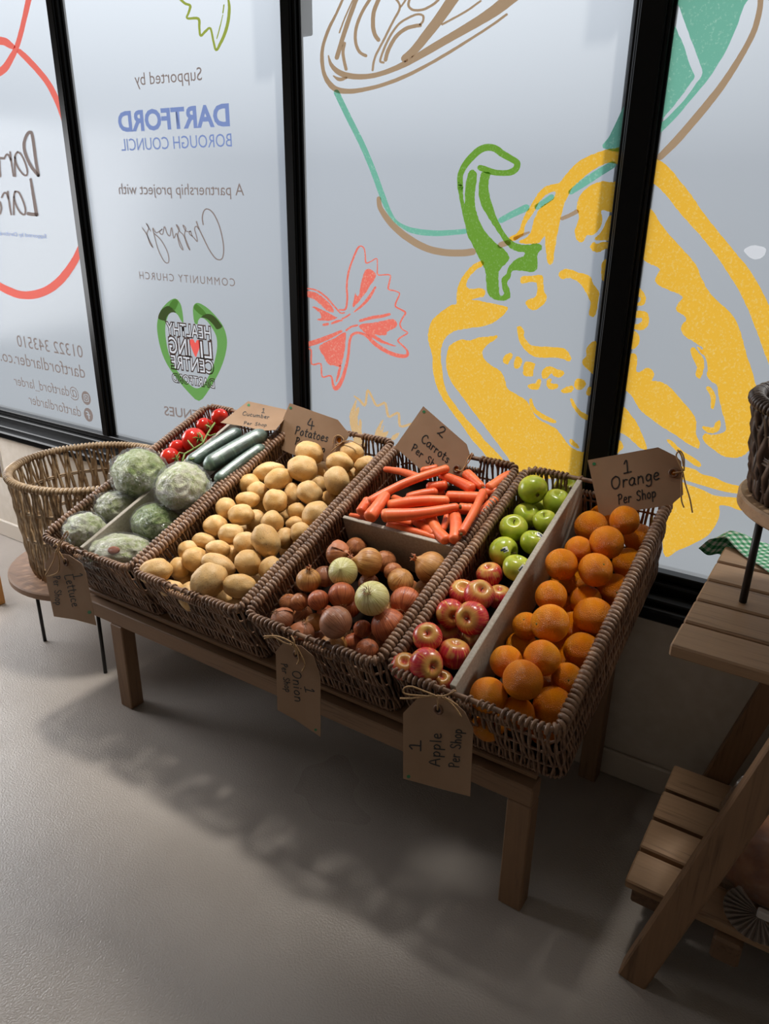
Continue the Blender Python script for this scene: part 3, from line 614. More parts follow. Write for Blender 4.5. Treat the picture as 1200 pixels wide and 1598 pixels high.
# ------------------------------------------------------------------ round baskets and their tables
def round_basket(label, cx, cy, zb, zt, Rb, Rt, mat, beads=True, spacing=.0105, rod=.0042):
    r = tag(empty('round_willow_basket', (cx, cy, zb)), label, 'basket')
    H = zt-zb; wall = MB(); n = round(2*PI*Rt/spacing)
    for i in range(n):
        a = 2*PI*i/n; pts = []; ph = (i % 2)*PI; ls = R_.uniform(.6, 1.4)*(1 if i % 2 else -1)
        for k in range(11):
            t = k/10; rr = Rb+(Rt-Rb)*(t**.8)+.004*math.sin(ph+t*PI*5); aa = a+(.012*math.sin(t*PI*1.5+i)+.006*ls*math.sin(t*PI))/Rt
            pts.append((rr*math.cos(aa), rr*math.sin(aa), H*t))
        wall.tube(pts, rod*R_.uniform(.85, 1.1), 5)
    for t in (.12, .42, .72):
        rr = Rb+(Rt-Rb)*(t**.8)
        for dz in (0, .007): wall.tube([(rr*math.cos(q), rr*math.sin(q), H*t+dz) for q in np.linspace(0, 2*PI, 48, endpoint=False)], .0036, 5, True)
    wall.build('basket_wall', mat, r)
    rim = MB(); rim.tube([(Rt*math.cos(q), Rt*math.sin(q), H) for q in np.linspace(0, 2*PI, 64, endpoint=False)], .009, 6, True)
    m = round(2*PI*Rt/.0135)
    for i in range(m):
        a = 2*PI*i/m; pts = []
        for k in range(9):
            an = -.9+k/8*(PI+1.8); aa = a+.005*(k/4-1)/Rt; rr = Rt+.0115*math.cos(an); pts.append((rr*math.cos(aa), rr*math.sin(aa), H+.010*math.sin(an)))
        rim.tube(pts, .0052*R_.uniform(.9, 1.1), 5)
    rim.build('rim', mat, r)
    b = MB(); b.lathe([(0.001, .004), (Rb-.004, .004), (Rb-.002, .012), (0.001, .012)], 40); b.build('base', M['wicker_dark'], r, auto=40)
    return r
def round_stand(name, label, cx, cy, z0, zt, R, th, feet, mat, splay=1.0, legr=.0065):
    r = tag(empty(name, (cx, cy, z0)), label, 'table')
    b = MB(); h = zt-z0; b.lathe([(.001, h-th), (R-.004, h-th), (R, h-th+.004), (R, h-.004), (R-.004, h), (.001, h)], 64); b.build('round_top', mat, r, auto=40)
    b = MB(); b.tube([((R-.035)*math.cos(q), (R-.035)*math.sin(q), h-th-.005) for q in np.linspace(0, 2*PI, 48, endpoint=False)], .005, 6, True); b.build('ring', M['black_metal'], r)
    for fx, fy in feet:
        dx, dy = fx-cx, fy-cy; s = min(1, (R-.035)/math.hypot(dx, dy))
        b = MB(); b.tube([(dx, dy, 0), (dx*s, dy*s, h-th)], legr, 10); b.build('leg', M['black_metal'], r)
    return r
round_stand('round_side_table', 'low round brown side table on thin black legs under the empty basket', -2.285, 1.522, 0, .292, .292, .026, [(-2.378, 1.333), (-2.015, 1.325), (-2.06, 1.70), (-2.50, 1.68)], M['walnut_top'])
round_basket('empty round willow basket standing on the low round table', -2.262, 1.548, .292, .655, .238, .268, M['wicker_grey'], spacing=.0082, rod=.0046)

# ------------------------------------------------------------------ stepped trestle on the right
tr = tag(empty('trestle_shelf', (.3, 1.5, 0)), 'slatted timber trestle display with two shelves right of the crates', 'display shelf')
TI = Matrix.Translation((-.3, -1.5, 0))
def rpart(name, b, mat):
    o = flat(b, name, mat, tr); o.matrix_parent_inverse = TI; return o
for i in range(5):
    y = 1.272+i*.1085; b = MB(); b.box(-.197, .95, y, y+.099, .755, .78, .0035); rpart('upper_slat', b, M['shelf_x'])
for i in range(4):
    y = 1.290+i*.1125; b = MB(); b.box(-.205, .95, y, y+.099, .160, .182, .0035); rpart('lower_slat', b, M['shelf_x'])
for y in (1.232, 1.752):
    b = MB(); b.beam((-.146, y, 0), (.042, y, .755), .058, .045, Vector((0, 1, 0))); rpart('leg', b, M['shelf_d'])
    b = MB(); b.beam((.90, y, 0), (.71, y, .755), .058, .045, Vector((0, 1, 0))); rpart('leg', b, M['shelf_d'])
b = MB(); b.box(-.19, -.10, 1.30, 1.725, .118, .160, .004); rpart('batten', b, M['wood_y'])
b = MB(); b.box(-.02, .035, 1.272, 1.74, .10, .160, .006); rpart('batten', b, M['wood_y'])
b = MB(); b.box(.07, .13, 1.285, 1.80, .715, .755, .004); rpart('batten', b, M['wood_y'])
b = MB(); b.box(.80, .86, 1.285, 1.80, .715, .755, .004); rpart('batten', b, M['wood_y'])
round_stand('round_riser', 'round pale timber riser on black metal legs standing on the trestle', .060, 1.615, .781, 1.0, .232, .028, [(-.114, 1.523), (.23, 1.52), (.07, 1.80)], M['pale_wood'], legr=.0075)
round_basket('dark round willow basket on the pale riser at the right edge', .062, 1.62, 1.0, 1.185, .208, .234, M['wicker_dark'], spacing=.016, rod=.0075)

# gingham cloth lying over the back corner of the trestle top
m = Mat('green_gingham'); m.bsdf('#2f9a63', .85); co = m.coord((1, 1, 1), 'UV'); ch = m.n('SeparateXYZ'); m.l(co, ch.inputs[0])
def band(sock):
    a = m.n('Math', operation='MULTIPLY'); m.l(sock, a.inputs[0]); a.inputs[1].default_value = 62; f = m.n('Math', operation='FRACT'); m.l(a.outputs[0], f.inputs[0])
    g = m.n('Math', operation='GREATER_THAN'); m.l(f.outputs[0], g.inputs[0]); g.inputs[1].default_value = .5; return g.outputs[0]
ad = m.n('Math', operation='ADD'); m.l(band(ch.outputs['X']), ad.inputs[0]); m.l(band(ch.outputs['Y']), ad.inputs[1])
hf = m.n('Math', operation='MULTIPLY'); m.l(ad.outputs[0], hf.inputs[0]); hf.inputs[1].default_value = .5
m.base(m.ramp(hf.outputs[0], [(0, '#e6efe6'), (.5, '#7cc09a'), (1, '#258a52')], 'CONSTANT')); r = m.base
rp = [n for n in m.t.nodes if n.bl_idname == 'ShaderNodeValToRGB'][0]; rp.color_ramp.elements[1].position = .3; rp.color_ramp.elements[2].position = .8
M['gingham'] = m.m
A0 = on_z(1137, 851, .784); B0 = on_z(1200, 893, .784)
ex = (B0-A0); ex.z = 0; ex.normalize(); ey = Vector((-ex.y, ex.x, 0))
vs, uvs = [], []; NX, NY = 60, 44; LX, LY = .62, .30
for j in range(NY+1):
    for i in range(NX+1):
        s, t = -.105+i/NX*LX, j/NY*LY
        p = A0+ex*s+ey*t; z = .784+.0012*math.sin(s*70)*math.sin(t*60+1)+.020*math.exp(-((s+.035)/.045)**2)*math.exp(-(t/.10)**2)
        over = max(0, -.197-p.x); ov2 = max(0, p.y-1.808)
        if over > 0: z -= over*.60; z += .006*math.sin(t*80+s*40)*min(1, over/.02)
        if ov2 > 0: z -= max(0, ov2-.05)*.8; p.y -= max(0, ov2-.05)*.75
        vs.append((p.x, p.y, z)); uvs.append((s, t))
me = bpy.data.meshes.new('gingham_cloth'); me.from_pydata(vs, [], [(j*(NX+1)+i, j*(NX+1)+i+1, (j+1)*(NX+1)+i+1, (j+1)*(NX+1)+i) for j in range(NY) for i in range(NX)])
ul = me.uv_layers.new(name='UV')
for lp in me.loops: ul.data[lp.index].uv = uvs[lp.vertex_index]
me.shade_smooth(); me.materials.append(M['gingham']); o = bpy.data.objects.new('gingham_cloth', me); COL.objects.link(o)
sm = o.modifiers.new('s', 'SOLIDIFY'); sm.thickness = .001; sm.offset = 1
tag(o, 'green and white gingham cloth draped over the trestle back corner', 'cloth')

# clear film used on wrapped food
def film(name, rough=.12, amt=.16, tint=(.97, .98, .98), sc=4.5, dist=.10):
    m = Mat(name); t = m.n('BsdfTransparent'); t.inputs[0].default_value = (*tint, 1); g = m.n('BsdfGlossy'); g.inputs['Roughness'].default_value = rough
    d = m.n('BsdfDiffuse'); d.inputs[0].default_value = (.8, .8, .8, 1)
    lw = m.n('LayerWeight'); lw.inputs[0].default_value = .35; ma = m.n('Math', operation='MULTIPLY_ADD'); m.l(lw.outputs['Facing'], ma.inputs[0]); ma.inputs[1].default_value = .30; ma.inputs[2].default_value = amt*.4
    gd = m.n('MixShader'); gd.inputs[0].default_value = .08; m.l(g.outputs[0], gd.inputs[1]); m.l(d.outputs[0], gd.inputs[2])
    mx = m.n('MixShader'); m.l(ma.outputs[0], mx.inputs[0]); m.l(t.outputs[0], mx.inputs[1]); m.l(gd.outputs[0], mx.inputs[2]); m.l(mx.outputs[0], m.out.inputs[0])
    n = m.noise(m.coord(rand=True), sc, 5, .65, 1.6); bp = m.n('Bump'); bp.inputs['Strength'].default_value = 1.0; bp.inputs['Distance'].default_value = dist; m.l(n, bp.inputs['Height'])
    m.l(bp.outputs[0], g.inputs['Normal']); return m.m
M['film'] = film('clear_film', .10, .30); M['film_bag'] = film('bread_bag_film', .2, .22, (.93, .90, .86), 40, .012)

# bagged bread on the lower shelf
bp0 = Vector((.055, 1.475, .184))
br = tag(empty('bread_loaf', bp0), 'brown sliced loaf in a clear bag on the lower trestle shelf', 'bread')
m = Mat('bread_crust'); m.bsdf('#9a5f33', .7); n = m.noise(m.coord(), 22, 4); m.base(m.ramp(n, [(.35, '#7d4522'), (.6, '#a5683a'), (.8, '#c08a54')])); m.bump(n, .3, .003); M['crust'] = m.m
def blob(name, rx, ry, rz, cz, mat, parent, amp, fr, seed, sq=.6, sub=4):
    bm = bmesh.new(); bmesh.ops.create_icosphere(bm, subdivisions=sub, radius=1)
    for v in bm.verts:
        c = v.co.copy(); q = Vector([math.copysign(abs(x)**sq, x) for x in c])
        d = 1+amp*noise.noise(c*fr+Vector((seed, 0, 0)))+amp*.5*noise.noise(c*fr*2.7+Vector((0, seed, 0)))
        v.co = Vector((q.x*rx*d, q.y*ry*d, max(-rz, q.z*rz*d)+cz))
    b = MB(); b.bm(bm); return b.build(name, mat, parent)
blob('loaf', .105, .13, .075, .079, M['crust'], br, .06, 2.0, 3)
for i in range(5):
    b = MB(); b.box(-.10+i*.042, -.098+i*.042, -.11, .11, .02, .158, .0005); 
bag = blob('bag', .118, .150, .086, .090, M['film_bag'], br, .10, 3.2, 9, .65)
b = MB(); k = 30; vs = [(-.005, -.165, .045)]
for i in range(k+1):
    a = PI*.72+(i/k)*PI*1.05; rr = .075; vs.append((-.005+rr*math.cos(a)*.9, -.175+rr*.30*math.sin(a)-(.006 if i % 2 else -.004), .052+rr*.62*math.sin(a)+(.006 if i % 2 else -.006)))
b.add(vs, [(0, i, i+1) for i in range(1, k+1)]); fan = flat(b, 'gathered_bag_end', simple('bag_end_film', '#8d8178', .35), br)
sm = fan.modifiers.new('s', 'SOLIDIFY'); sm.thickness = .0012
b = MB(); b.box(-.012, .075, -.182, -.166, .048, .066, .003); flat(b, 'bag_tie', simple('white_tie', '#b9b3ad', .5), br)

# slivers at the left edge: picture board and its timber stand
ps = tag(empty('picture_stand', (-2.93, 1.46, 0)), 'timber framed picture stand cut off by the left edge', 'sign stand')
PI_ = Matrix.Translation((2.93, -1.46, 0))
E1 = on_z(9.5, 951, 0)+Vector((-.05, 0, 0))
yb = E1.y+.005
Pa, Pb = on_y(6.5, 747, yb), on_y(2.5, 585, yb)
b = MB(); b.box(-3.295, E1.x, E1.y-.002, E1.y+.03, 0, .13, .003); o = flat(b, 'foot', M['honey'], ps); o.matrix_parent_inverse = PI_
b = MB(); b.box(-3.345, -3.295, E1.y-.002, E1.y+.03, 0, Pb.z, .003); o = flat(b, 'leg', M['honey'], ps); o.matrix_parent_inverse = PI_
m = Mat('printed_picture'); m.bsdf('#6b4a38', .4); n = m.noise(m.coord(), 14, 3); m.base(m.ramp(n, [(.3, '#3f2c26'), (.45, '#6f5a4c'), (.6, '#c79a2e'), (.75, '#8d7f72')])); M['picture'] = m.m
b = MB(); b.box(-3.30, Pa.x-.004, yb, yb+.005, Pa.z, Pb.z, .002); o = flat(b, 'picture', M['picture'], ps); o.matrix_parent_inverse = PI_
b = MB(); b.box(Pa.x-.007, Pa.x, yb-.002, yb+.006, Pa.z-.002, Pb.z+.004, .001); o = flat(b, 'white_edge', simple('white_edge', '#e8e4dc', .5), ps); o.matrix_parent_inverse = PI_

# ------------------------------------------------------------------ produce
def ico(fn, sub=4):
    bm = bmesh.new(); bmesh.ops.create_icosphere(bm, subdivisions=sub, radius=1)
    for v in bm.verts: v.co = fn(v.co.copy())
    b = MB(); b.bm(bm); return b
def potato_mat():
    m = Mat('potato_skin'); b = m.bsdf('#d6b074', .5); co = m.coord(rand=True)
    n = m.noise(co, 1.6, 3); n2 = m.noise(co, 9, 4, .65); n3 = m.noise(co, 15, 1)
    c = m.mix(m.ramp(n, [(.35, (0,)*3), (.7, (1,)*3)]), '#d4a868', '#dfc08e')
    c = m.mix(m.ramp(n2, [(.55, (0,)*3), (.75, (.45,)*3)]), c, '#b98a50')
    oi = m.n('ObjectInfo'); c = m.mix(m.ramp(oi.outputs['Random'], [(0, (0,)*3), (1, (.45,)*3)]), c, '#cf9f57')
    m.base(m.mix(m.ramp(n3, [(.66, (0,)*3), (.73, (.75,)*3)]), c, '#7d5630')); m.bump(n2, .15, .02); return m.m
M['potato'] = potato_mat()
def potato_mesh(seed):
    r = random.Random(seed); eyes = [Vector((r.uniform(-1, 1), r.uniform(-1, 1), r.uniform(-1, 1))).normalized() for _ in range(7)]
    def fn(c):
        d = 1+.11*noise.noise(c*1.2+Vector((seed*3.1, 0, 0)))+.03*noise.noise(c*3+Vector((0, seed, 0)))
        for e in eyes: d -= .045*math.exp(-((c-e).length/.16)**2)
        return c*d
    return ico(fn).mesh('potato', M['potato'])
POT = [potato_mesh(i) for i in range(8)]

def onion_mat(name, base, stripe, dark, rough=.35):
    m = Mat(name); m.bsdf(base, rough); t = m.n('TexCoord'); s = m.n('SeparateXYZ'); m.l(t.outputs['Object'], s.inputs[0])
    at = m.n('Math', operation='ARCTAN2'); m.l(s.outputs['Y'], at.inputs[0]); m.l(s.outputs['X'], at.inputs[1])
    cv = m.n('CombineXYZ'); sc = m.n('Math', operation='MULTIPLY'); m.l(at.outputs[0], sc.inputs[0]); sc.inputs[1].default_value = 9.; m.l(sc.outputs[0], cv.inputs[0])
    zs = m.n('Math', operation='MULTIPLY'); m.l(s.outputs['Z'], zs.inputs[0]); zs.inputs[1].default_value = .5; m.l(zs.outputs[0], cv.inputs[1])
    oi = m.n('ObjectInfo'); mm = m.n('Math', operation='MULTIPLY'); mm.inputs[1].default_value = 31.; m.l(oi.outputs['Random'], mm.inputs[0]); m.l(mm.outputs[0], cv.inputs[2])
    n = m.noise(cv.outputs[0], 1.6, 3, .6); n2 = m.noise(m.coord(rand=True), 1.4, 3)
    c = m.ramp(n, [(.38, stripe), (.52, base), (.8, base)])
    m.base(m.mix(m.ramp(n2, [(.55, (0,)*3), (.72, (.8,)*3)]), c, dark)); m.bump(n, .2, .02); return m.m
M['on_brown'] = onion_mat('brown_onion_skin', '#b5754a', '#82492c', '#86492b')
M['on_red'] = onion_mat('reddish_onion_skin', '#b8663f', '#8c4027', '#a8583a')
M['on_pink'] = onion_mat('dull_pink_onion_skin', '#a56f52', '#7f4e37', '#8a563c')
M['on_tan'] = onion_mat('tan_onion_skin', '#c18d52', '#98602f', '#a5713d')
M['on_pale'] = onion_mat('peeled_onion', '#d6d094', '#b3ac62', '#ddd7ac', .28)
M['on_burnt'] = onion_mat('marked_onion_skin', '#a45a35', '#7a3e24', '#2e211c')
M['root'] = simple('dry_onion_root', '#9c7550', .8); M['papery'] = simple('papery_onion_skin', '#b06a43', .5)
def onion_mesh(name, mat, long=1.0, neck=1.0):
    b = MB(); prof = []
    for i in range(33):
        a = PI*i/32; r = math.sin(a); z = -math.cos(a)*long*.93
        if i > 26: r = max(r*.92, .10+.02*(32-i)); z += ((i-26)/6)**2*.30*neck
        if i < 3: z += (3-i)*.02
        prof.append((max(r, .004), z))
    b.lathe(prof, 40); return b.mesh(name, mat)
ONJ = {k: onion_mesh('onion', M[k], 1, .16) for k in ('on_brown', 'on_red', 'on_pink', 'on_tan', 'on_pale', 'on_burnt')}
ONI = {k: onion_mesh('onion', M[k]) for k in ('on_brown', 'on_red', 'on_pink', 'on_tan', 'on_pale', 'on_burnt')}
def tuft(n, L_, spread, seed, r=.016):
    rr = random.Random(seed); b = MB()
    for i in range(n):
        a = rr.uniform(0, 2*PI); s = rr.uniform(.05, .16); k = rr.uniform(.5, 1)*L_; d = rr.uniform(.3, 1)*spread
        b.tube([(s*math.cos(a), s*math.sin(a), 0), ((s+d*.4)*math.cos(a), (s+d*.4)*math.sin(a), k*.6), ((s+d)*math.cos(a+.4), (s+d)*math.sin(a+.4), k)], [r, r*.8, r*.4], 4)
    return b
ROOT = tuft(34, .22, .34, 5).mesh('roots', M['root']); NECK = tuft(12, .40, .18, 8, .045).mesh('dry_neck', M['papery'])
def flap_mesh():
    b = MB(); vs = []; n = 12
    for j in range(n+1):
        for i in range(n+1):
            a = -.9+1.8*i/n; t = .2+1.3*j/n; rr = 1.02+.16*(j/n)**2+.04*noise.noise(Vector((a*3, t*3, 1)))
            vs.append((rr*math.sin(t)*math.cos(a), rr*math.sin(t)*math.sin(a), rr*math.cos(t)*.95))
    b.add(vs, [(j*(n+1)+i, j*(n+1)+i+1, (j+1)*(n+1)+i+1, (j+1)*(n+1)+i) for j in range(n) for i in range(n)]); return b.mesh('loose_skin', M['papery'])
FLAP = flap_mesh()

def apple_mat(name, red):
    m = Mat(name); m.bsdf('#b3bd4a', .25); t = m.n('TexCoord'); s = m.n('SeparateXYZ'); m.l(t.outputs['Object'], s.inputs[0])
    n2 = m.noise(m.coord(rand=True), 1.1, 2); n4 = m.noise(m.coord(rand=True), 60, 1)
    if red:
        at = m.n('Math', operation='ARCTAN2'); m.l(s.outputs['Y'], at.inputs[0]); m.l(s.outputs['X'], at.inputs[1])
        cx_, sx_ = m.n('Math', operation='COSINE'), m.n('Math', operation='SINE'); m.l(at.outputs[0], cx_.inputs[0]); m.l(at.outputs[0], sx_.inputs[0])
        cv = m.n('CombineXYZ'); m.l(cx_.outputs[0], cv.inputs[0]); m.l(sx_.outputs[0], cv.inputs[1]); z = m.n('Math', operation='MULTIPLY'); m.l(s.outputs['Z'], z.inputs[0]); z.inputs[1].default_value = .12; m.l(z.outputs[0], cv.inputs[2])
        mp = m.n('Mapping'); m.l(cv.outputs[0], mp.inputs[0]); oi = m.n('ObjectInfo'); mm = m.n('Math', operation='MULTIPLY'); mm.inputs[1].default_value = 31.; m.l(oi.outputs['Random'], mm.inputs[0]); m.l(mm.outputs[0], mp.inputs['Location'])
        n = m.noise(mp.outputs[0], 9, 3, .7)
        c = m.ramp(n, [(.32, '#d3a04a'), (.41, '#c95a40'), (.52, '#bb2f3a'), (.75, '#a52231')])
        az = m.n('Math', operation='ABSOLUTE'); m.l(s.outputs['Z'], az.inputs[0])
        pol = m.ramp(az.outputs[0], [(.62, (0,)*3), (.88, (.85,)*3)])
        side = m.ramp(n2, [(.56, (0,)*3), (.70, (.65,)*3)])
        c = m.mix(pol, c, '#cdb254'); c = m.mix(side, c, '#cfae55')
    else:
        c = m.ramp(n2, [(.3, '#8fa42c'), (.5, '#a8b337'), (.7, '#c2c048')])
        c = m.mix(m.ramp(n4, [(.66, (0,)*3), (.72, (.35,)*3)]), c, '#d8dc95')
    m.base(c); return m.m
M['apple_green'] = apple_mat('green_apple_skin', False); M['apple_red'] = apple_mat('red_streaked_apple_skin', True)
M['stem'] = simple('apple_stalk', '#5c4326', .7)
def apple_mesh(mat):
    b = MB(); prof = []
    for i in range(41):
        a = PI*i/40; r = math.sin(a)**.92*(1+.05*math.cos(a)*-1); z = -math.cos(a)*.90
        r = r*(1+.06*(z > 0)*z)
        if z > 0: z -= .30*math.exp(-(r/.30)**2)
        else: z += .17*math.exp(-(r/.25)**2)
        prof.append((max(r, .003), z))
    b.lathe(prof, 48)
    b.v = [(x*(1+.02*math.sin(5*math.atan2(y, x))*(-z)), y*(1+.02*math.sin(5*math.atan2(y, x))*(-z)), z) for x, y, z in b.v]
    return b.mesh('apple', mat)
APG, APR = apple_mesh(M['apple_green']), apple_mesh(M['apple_red'])
b = MB(); b.tube([(0, 0, .5), (.01, 0, .75), (.06, .02, .98)], [.045, .035, .05], 6); STEM = b.mesh('stalk', M['stem'])
b = MB(); b.lathe([(.002, -.70), (.09, -.71), (.13, -.73), (.06, -.745), (.002, -.74)], 10); CALYX = b.mesh('calyx', M['stem'])
m = Mat('orange_peel'); m.bsdf('#ee8a00', .32); m.b.inputs['Specular IOR Level'].default_value = .35; co = m.coord(rand=True); n = m.noise(co, 26, 2, .5); n2 = m.noise(co, 1.0, 2); oi = m.n('ObjectInfo')
c = m.ramp(n2, [(.35, '#e67e00'), (.65, '#f0980e')]); c = m.mix(m.ramp(oi.outputs['Random'], [(0, (0,)*3), (1, (.6,)*3)]), c, '#e07000'); m.base(c); m.bump(n, .5, .03); M['orange'] = m.m
ORA = [ico(lambda c, k=k: c*(1+.03*noise.noise(c*1.3+Vector((k*5, 0, 0)))-.05*math.exp(-((c-Vector((0, 0, 1))).length/.18)**2)-.02*math.exp(-((c+Vector((0, 0, 1))).length/.2)**2))).mesh('orange', M['orange']) for k in range(4)]
b = MB(); b.add([(0, 0, .98)]+[((.085 if i % 2 else .05)*math.cos(i*PI/5), (.085 if i % 2 else .05)*math.sin(i*PI/5), .955) for i in range(10)]+[(.03*math.cos(i*PI/5), .03*math.sin(i*PI/5), .90) for i in range(10)], [(0, 1+i, 1+(i+1) % 10) for i in range(10)]+[(1+i, 11+i, 11+(i+1) % 10, 1+(i+1) % 10) for i in range(10)])
BUTTON = b.mesh('stalk_button', simple('orange_button', '#6d6a2c', .7))

MINR = {'B': 44, 'C': 62}
class Item:
    def __init__(s, k, frame, x, y, rx, ry, ang=0, h=0., kind='', pole=None, extra=()):
        s.k = k; s.u = frame[0]+x/frame[2]; s.v = frame[1]+y/frame[2]; s.vis = (rx+ry)/frame[2]; mn = MINR.get(k, 0)
        if (rx+ry)/2 < mn*.8: h -= .022; rx, ry = max(rx, mn), max(ry, mn)
        s.rx = rx/frame[2]; s.ry = ry/frame[2]; s.ang = math.radians(ang); s.h = h = h-(.020 if k == 'C' else .040)
        s.kind = kind; s.pole = pole; s.extra = extra; s.d = ray(s.u, s.v)
        p = on_plane(s.u, s.v, Vector((0, CY0, CZ0))+NV*h, NV); s.t = (p-CAM).dot(CF); s.dir = s.d   # depth along the view axis
    @property
    def p(s): return CAM+s.d*s.t
    @property
    def r(s): return (s.rx+s.ry)/2*s.t/FPX
    def loc(s):
        q = s.p-Vector((CRATES[s.k], CY0, CZ0)); return q.x, q.dot(SV), q.dot(NV)
def settle(items, it=60, tol=.90, umin=None, umax=None):
    for _ in range(it):
        for i, a in enumerate(items):
            for bq in items[i+1:]:
                dv = a.p-bq.p; need = (a.r+bq.r)*tol; L_ = dv.length
                if L_ < need:
                    hi, lo = (a, bq) if a.h >= bq.h else (bq, a)
                    g = (need-L_)*.35; lo.t += g*1.2; hi.t -= g*.12
        for a in items:
            x, y, z = a.loc(); r = a.r
            if y < r+.012: a.t += (r+.012-y)*.5
            if x+r > CW/2-.024 and a.u > 0: a.t += (x+r-CW/2+.024)*.25
            if x-r < -CW/2+.024: a.t -= (-CW/2+.024-x+r)*.25
            a.t = min(a.t, (on_plane(a.u, a.v, Vector((0, CY0, CZ0))-NV*(.19-a.r*.9), NV)-CAM).dot(CF))
def orient(it):
    """matrix: x along the picture's long axis, or z along the pole"""
    if it.pole:
        dx, dy = it.pole[:2]; z2 = max(0.02, 1-dx*dx-dy*dy); z = (CR*dx+CD*dy-CF*math.sqrt(z2)*(1 if len(it.pole) < 3 else it.pole[2])).normalized()
        x = z.cross(CF if abs(z.dot(CF)) < .9 else CR).normalized(); y = z.cross(x)
        a = R_.uniform(0, 6.28); x, y = x*math.cos(a)+y*math.sin(a), y*math.cos(a)-x*math.sin(a)
    else:
        c, s_ = math.cos(it.ang), math.sin(it.ang); x = CR*c+CD*s_; y = CD*c*-1+CR*s_; z = x.cross(y)
    return Matrix(((x.x, y.x, z.x), (x.y, y.y, z.y), (x.z, y.z, z.z))).to_4x4()
def put(it, name, me, parts=(), scale=None):
    o = bpy.data.objects.new(name, me); COL.objects.link(o); k = it.t/FPX
    sc = scale or (it.rx*k, it.ry*k, it.ry*k)
    o.matrix_world = Matrix.Translation(it.p) @ orient(it) @ Matrix.Diagonal((*sc, 1))
    for n, pm, mtx in parts:
        c = bpy.data.objects.new(n, pm); COL.objects.link(c); c.parent = o; c.matrix_local = mtx
    it.o = o; return o
ORD = ['first', 'second', 'third', 'fourth', 'fifth', 'sixth', 'seventh', 'eighth', 'ninth', 'tenth', 'eleventh', 'twelfth', 'thirteenth', 'fourteenth', 'fifteenth']
def rows(items, pitch, fmt, cat, group):
    """labels from where each one lies: rows counted from the front rim, places from the left"""
    L_ = sorted(items, key=lambda i: i.loc()[1]); R, cur = [], []
    for i in L_:
        if cur and i.loc()[1]-cur[0].loc()[1] > pitch: R.append(cur); cur = []
        cur.append(i)
    R.append(cur)
    for r, row in enumerate(R):
        row.sort(key=lambda i: i.loc()[0])
        for c, i in enumerate(row):
            place = 'alone' if len(row) == 1 else ('leftmost' if c == 0 else 'rightmost' if c == len(row)-1 else ORD[c]+' from left')
            tag(i.o, fmt(i, place, ORD[r]), cat, group)

F2 = (180, 640, 2.857)
PT = [(180,718,72,52,-12,.02),(285,705,40,47,0,-.01),(355,665,53,52,0,.0),(395,583,52,34,10,0),(458,620,52,38,5,.01),(325,627,32,30,0,-.045),(520,642,45,45,0,-.03),(460,690,76,46,22,.015),(418,760,84,68,-40,.04),(597,682,61,57,0,.01),(553,784,69,52,5,.03),(250,797,53,38,10,.0),(335,830,50,62,0,.0),(345,742,36,32,0,-.03),(460,847,60,43,0,.0),(545,872,58,35,-15,.0),(697,707,55,50,-30,.0),(672,585,76,58,62,.04),(580,592,50,48,0,.01),(515,552,56,44,0,.01),(447,520,52,50,0,.01),(588,545,38,24,0,-.04),(700,505,50,53,0,.02),(627,490,45,45,0,.0),(562,467,56,45,0,.02),(495,440,44,48,0,.02),(590,400,51,35,0,.01),(713,407,53,53,0,.02),(633,362,43,42,0,.0),(598,330,27,36,0,-.02),(685,276,72,41,-10,.01),(727,308,62,46,-25,.03),(836,262,66,55,15,.04),(865,192,61,50,10,.04),(790,375,34,50,0,-.01),(866,370,58,50,40,.02),(905,338,25,40,0,-.03),(987,316,62,54,80,.03),(1000,236,60,46,15,.03),(1055,190,53,44,10,.02),(1115,243,48,35,-15,.0),(1078,283,46,32,0,.0),(1072,318,29,30,0,-.01),(920,272,28,36,0,-.02),(895,467,62,56,-40,.02),(812,452,42,38,0,-.01),(802,508,42,32,0,-.02),(827,547,46,46,0,.01),(757,572,38,45,0,-.01),(778,628,30,34,0,-.02),(962,397,44,40,0,-.03),(755,466,28,28,0,-.04),(650,437,32,28,0,-.04),(300,765,38,34,0,-.05),(632,778,28,28,0,-.05),(930,240,24,24,0,-.04)]
pots = [Item('B', F2, *q) for q in PT]; settle(pots)
for i, it in enumerate(pots): put(it, 'potato', POT[i % 8], scale=(it.rx*1.05*it.t/FPX, it.ry*1.06*it.t/FPX, it.ry*1.06*it.t/FPX))
def pl(i, place, row):
    asp = i.rx/i.ry; s = i.vis/2
    a = 'big' if s > 24 else ('small half-buried' if s < 13.5 else ('long' if asp > 1.35 else ('small' if s < 15.5 else 'round')))
    return f'{a} tan potato, {place} in {row} row from front of potato crate'
rows(pots, .085, pl, 'potato', 'potatoes in the crate')

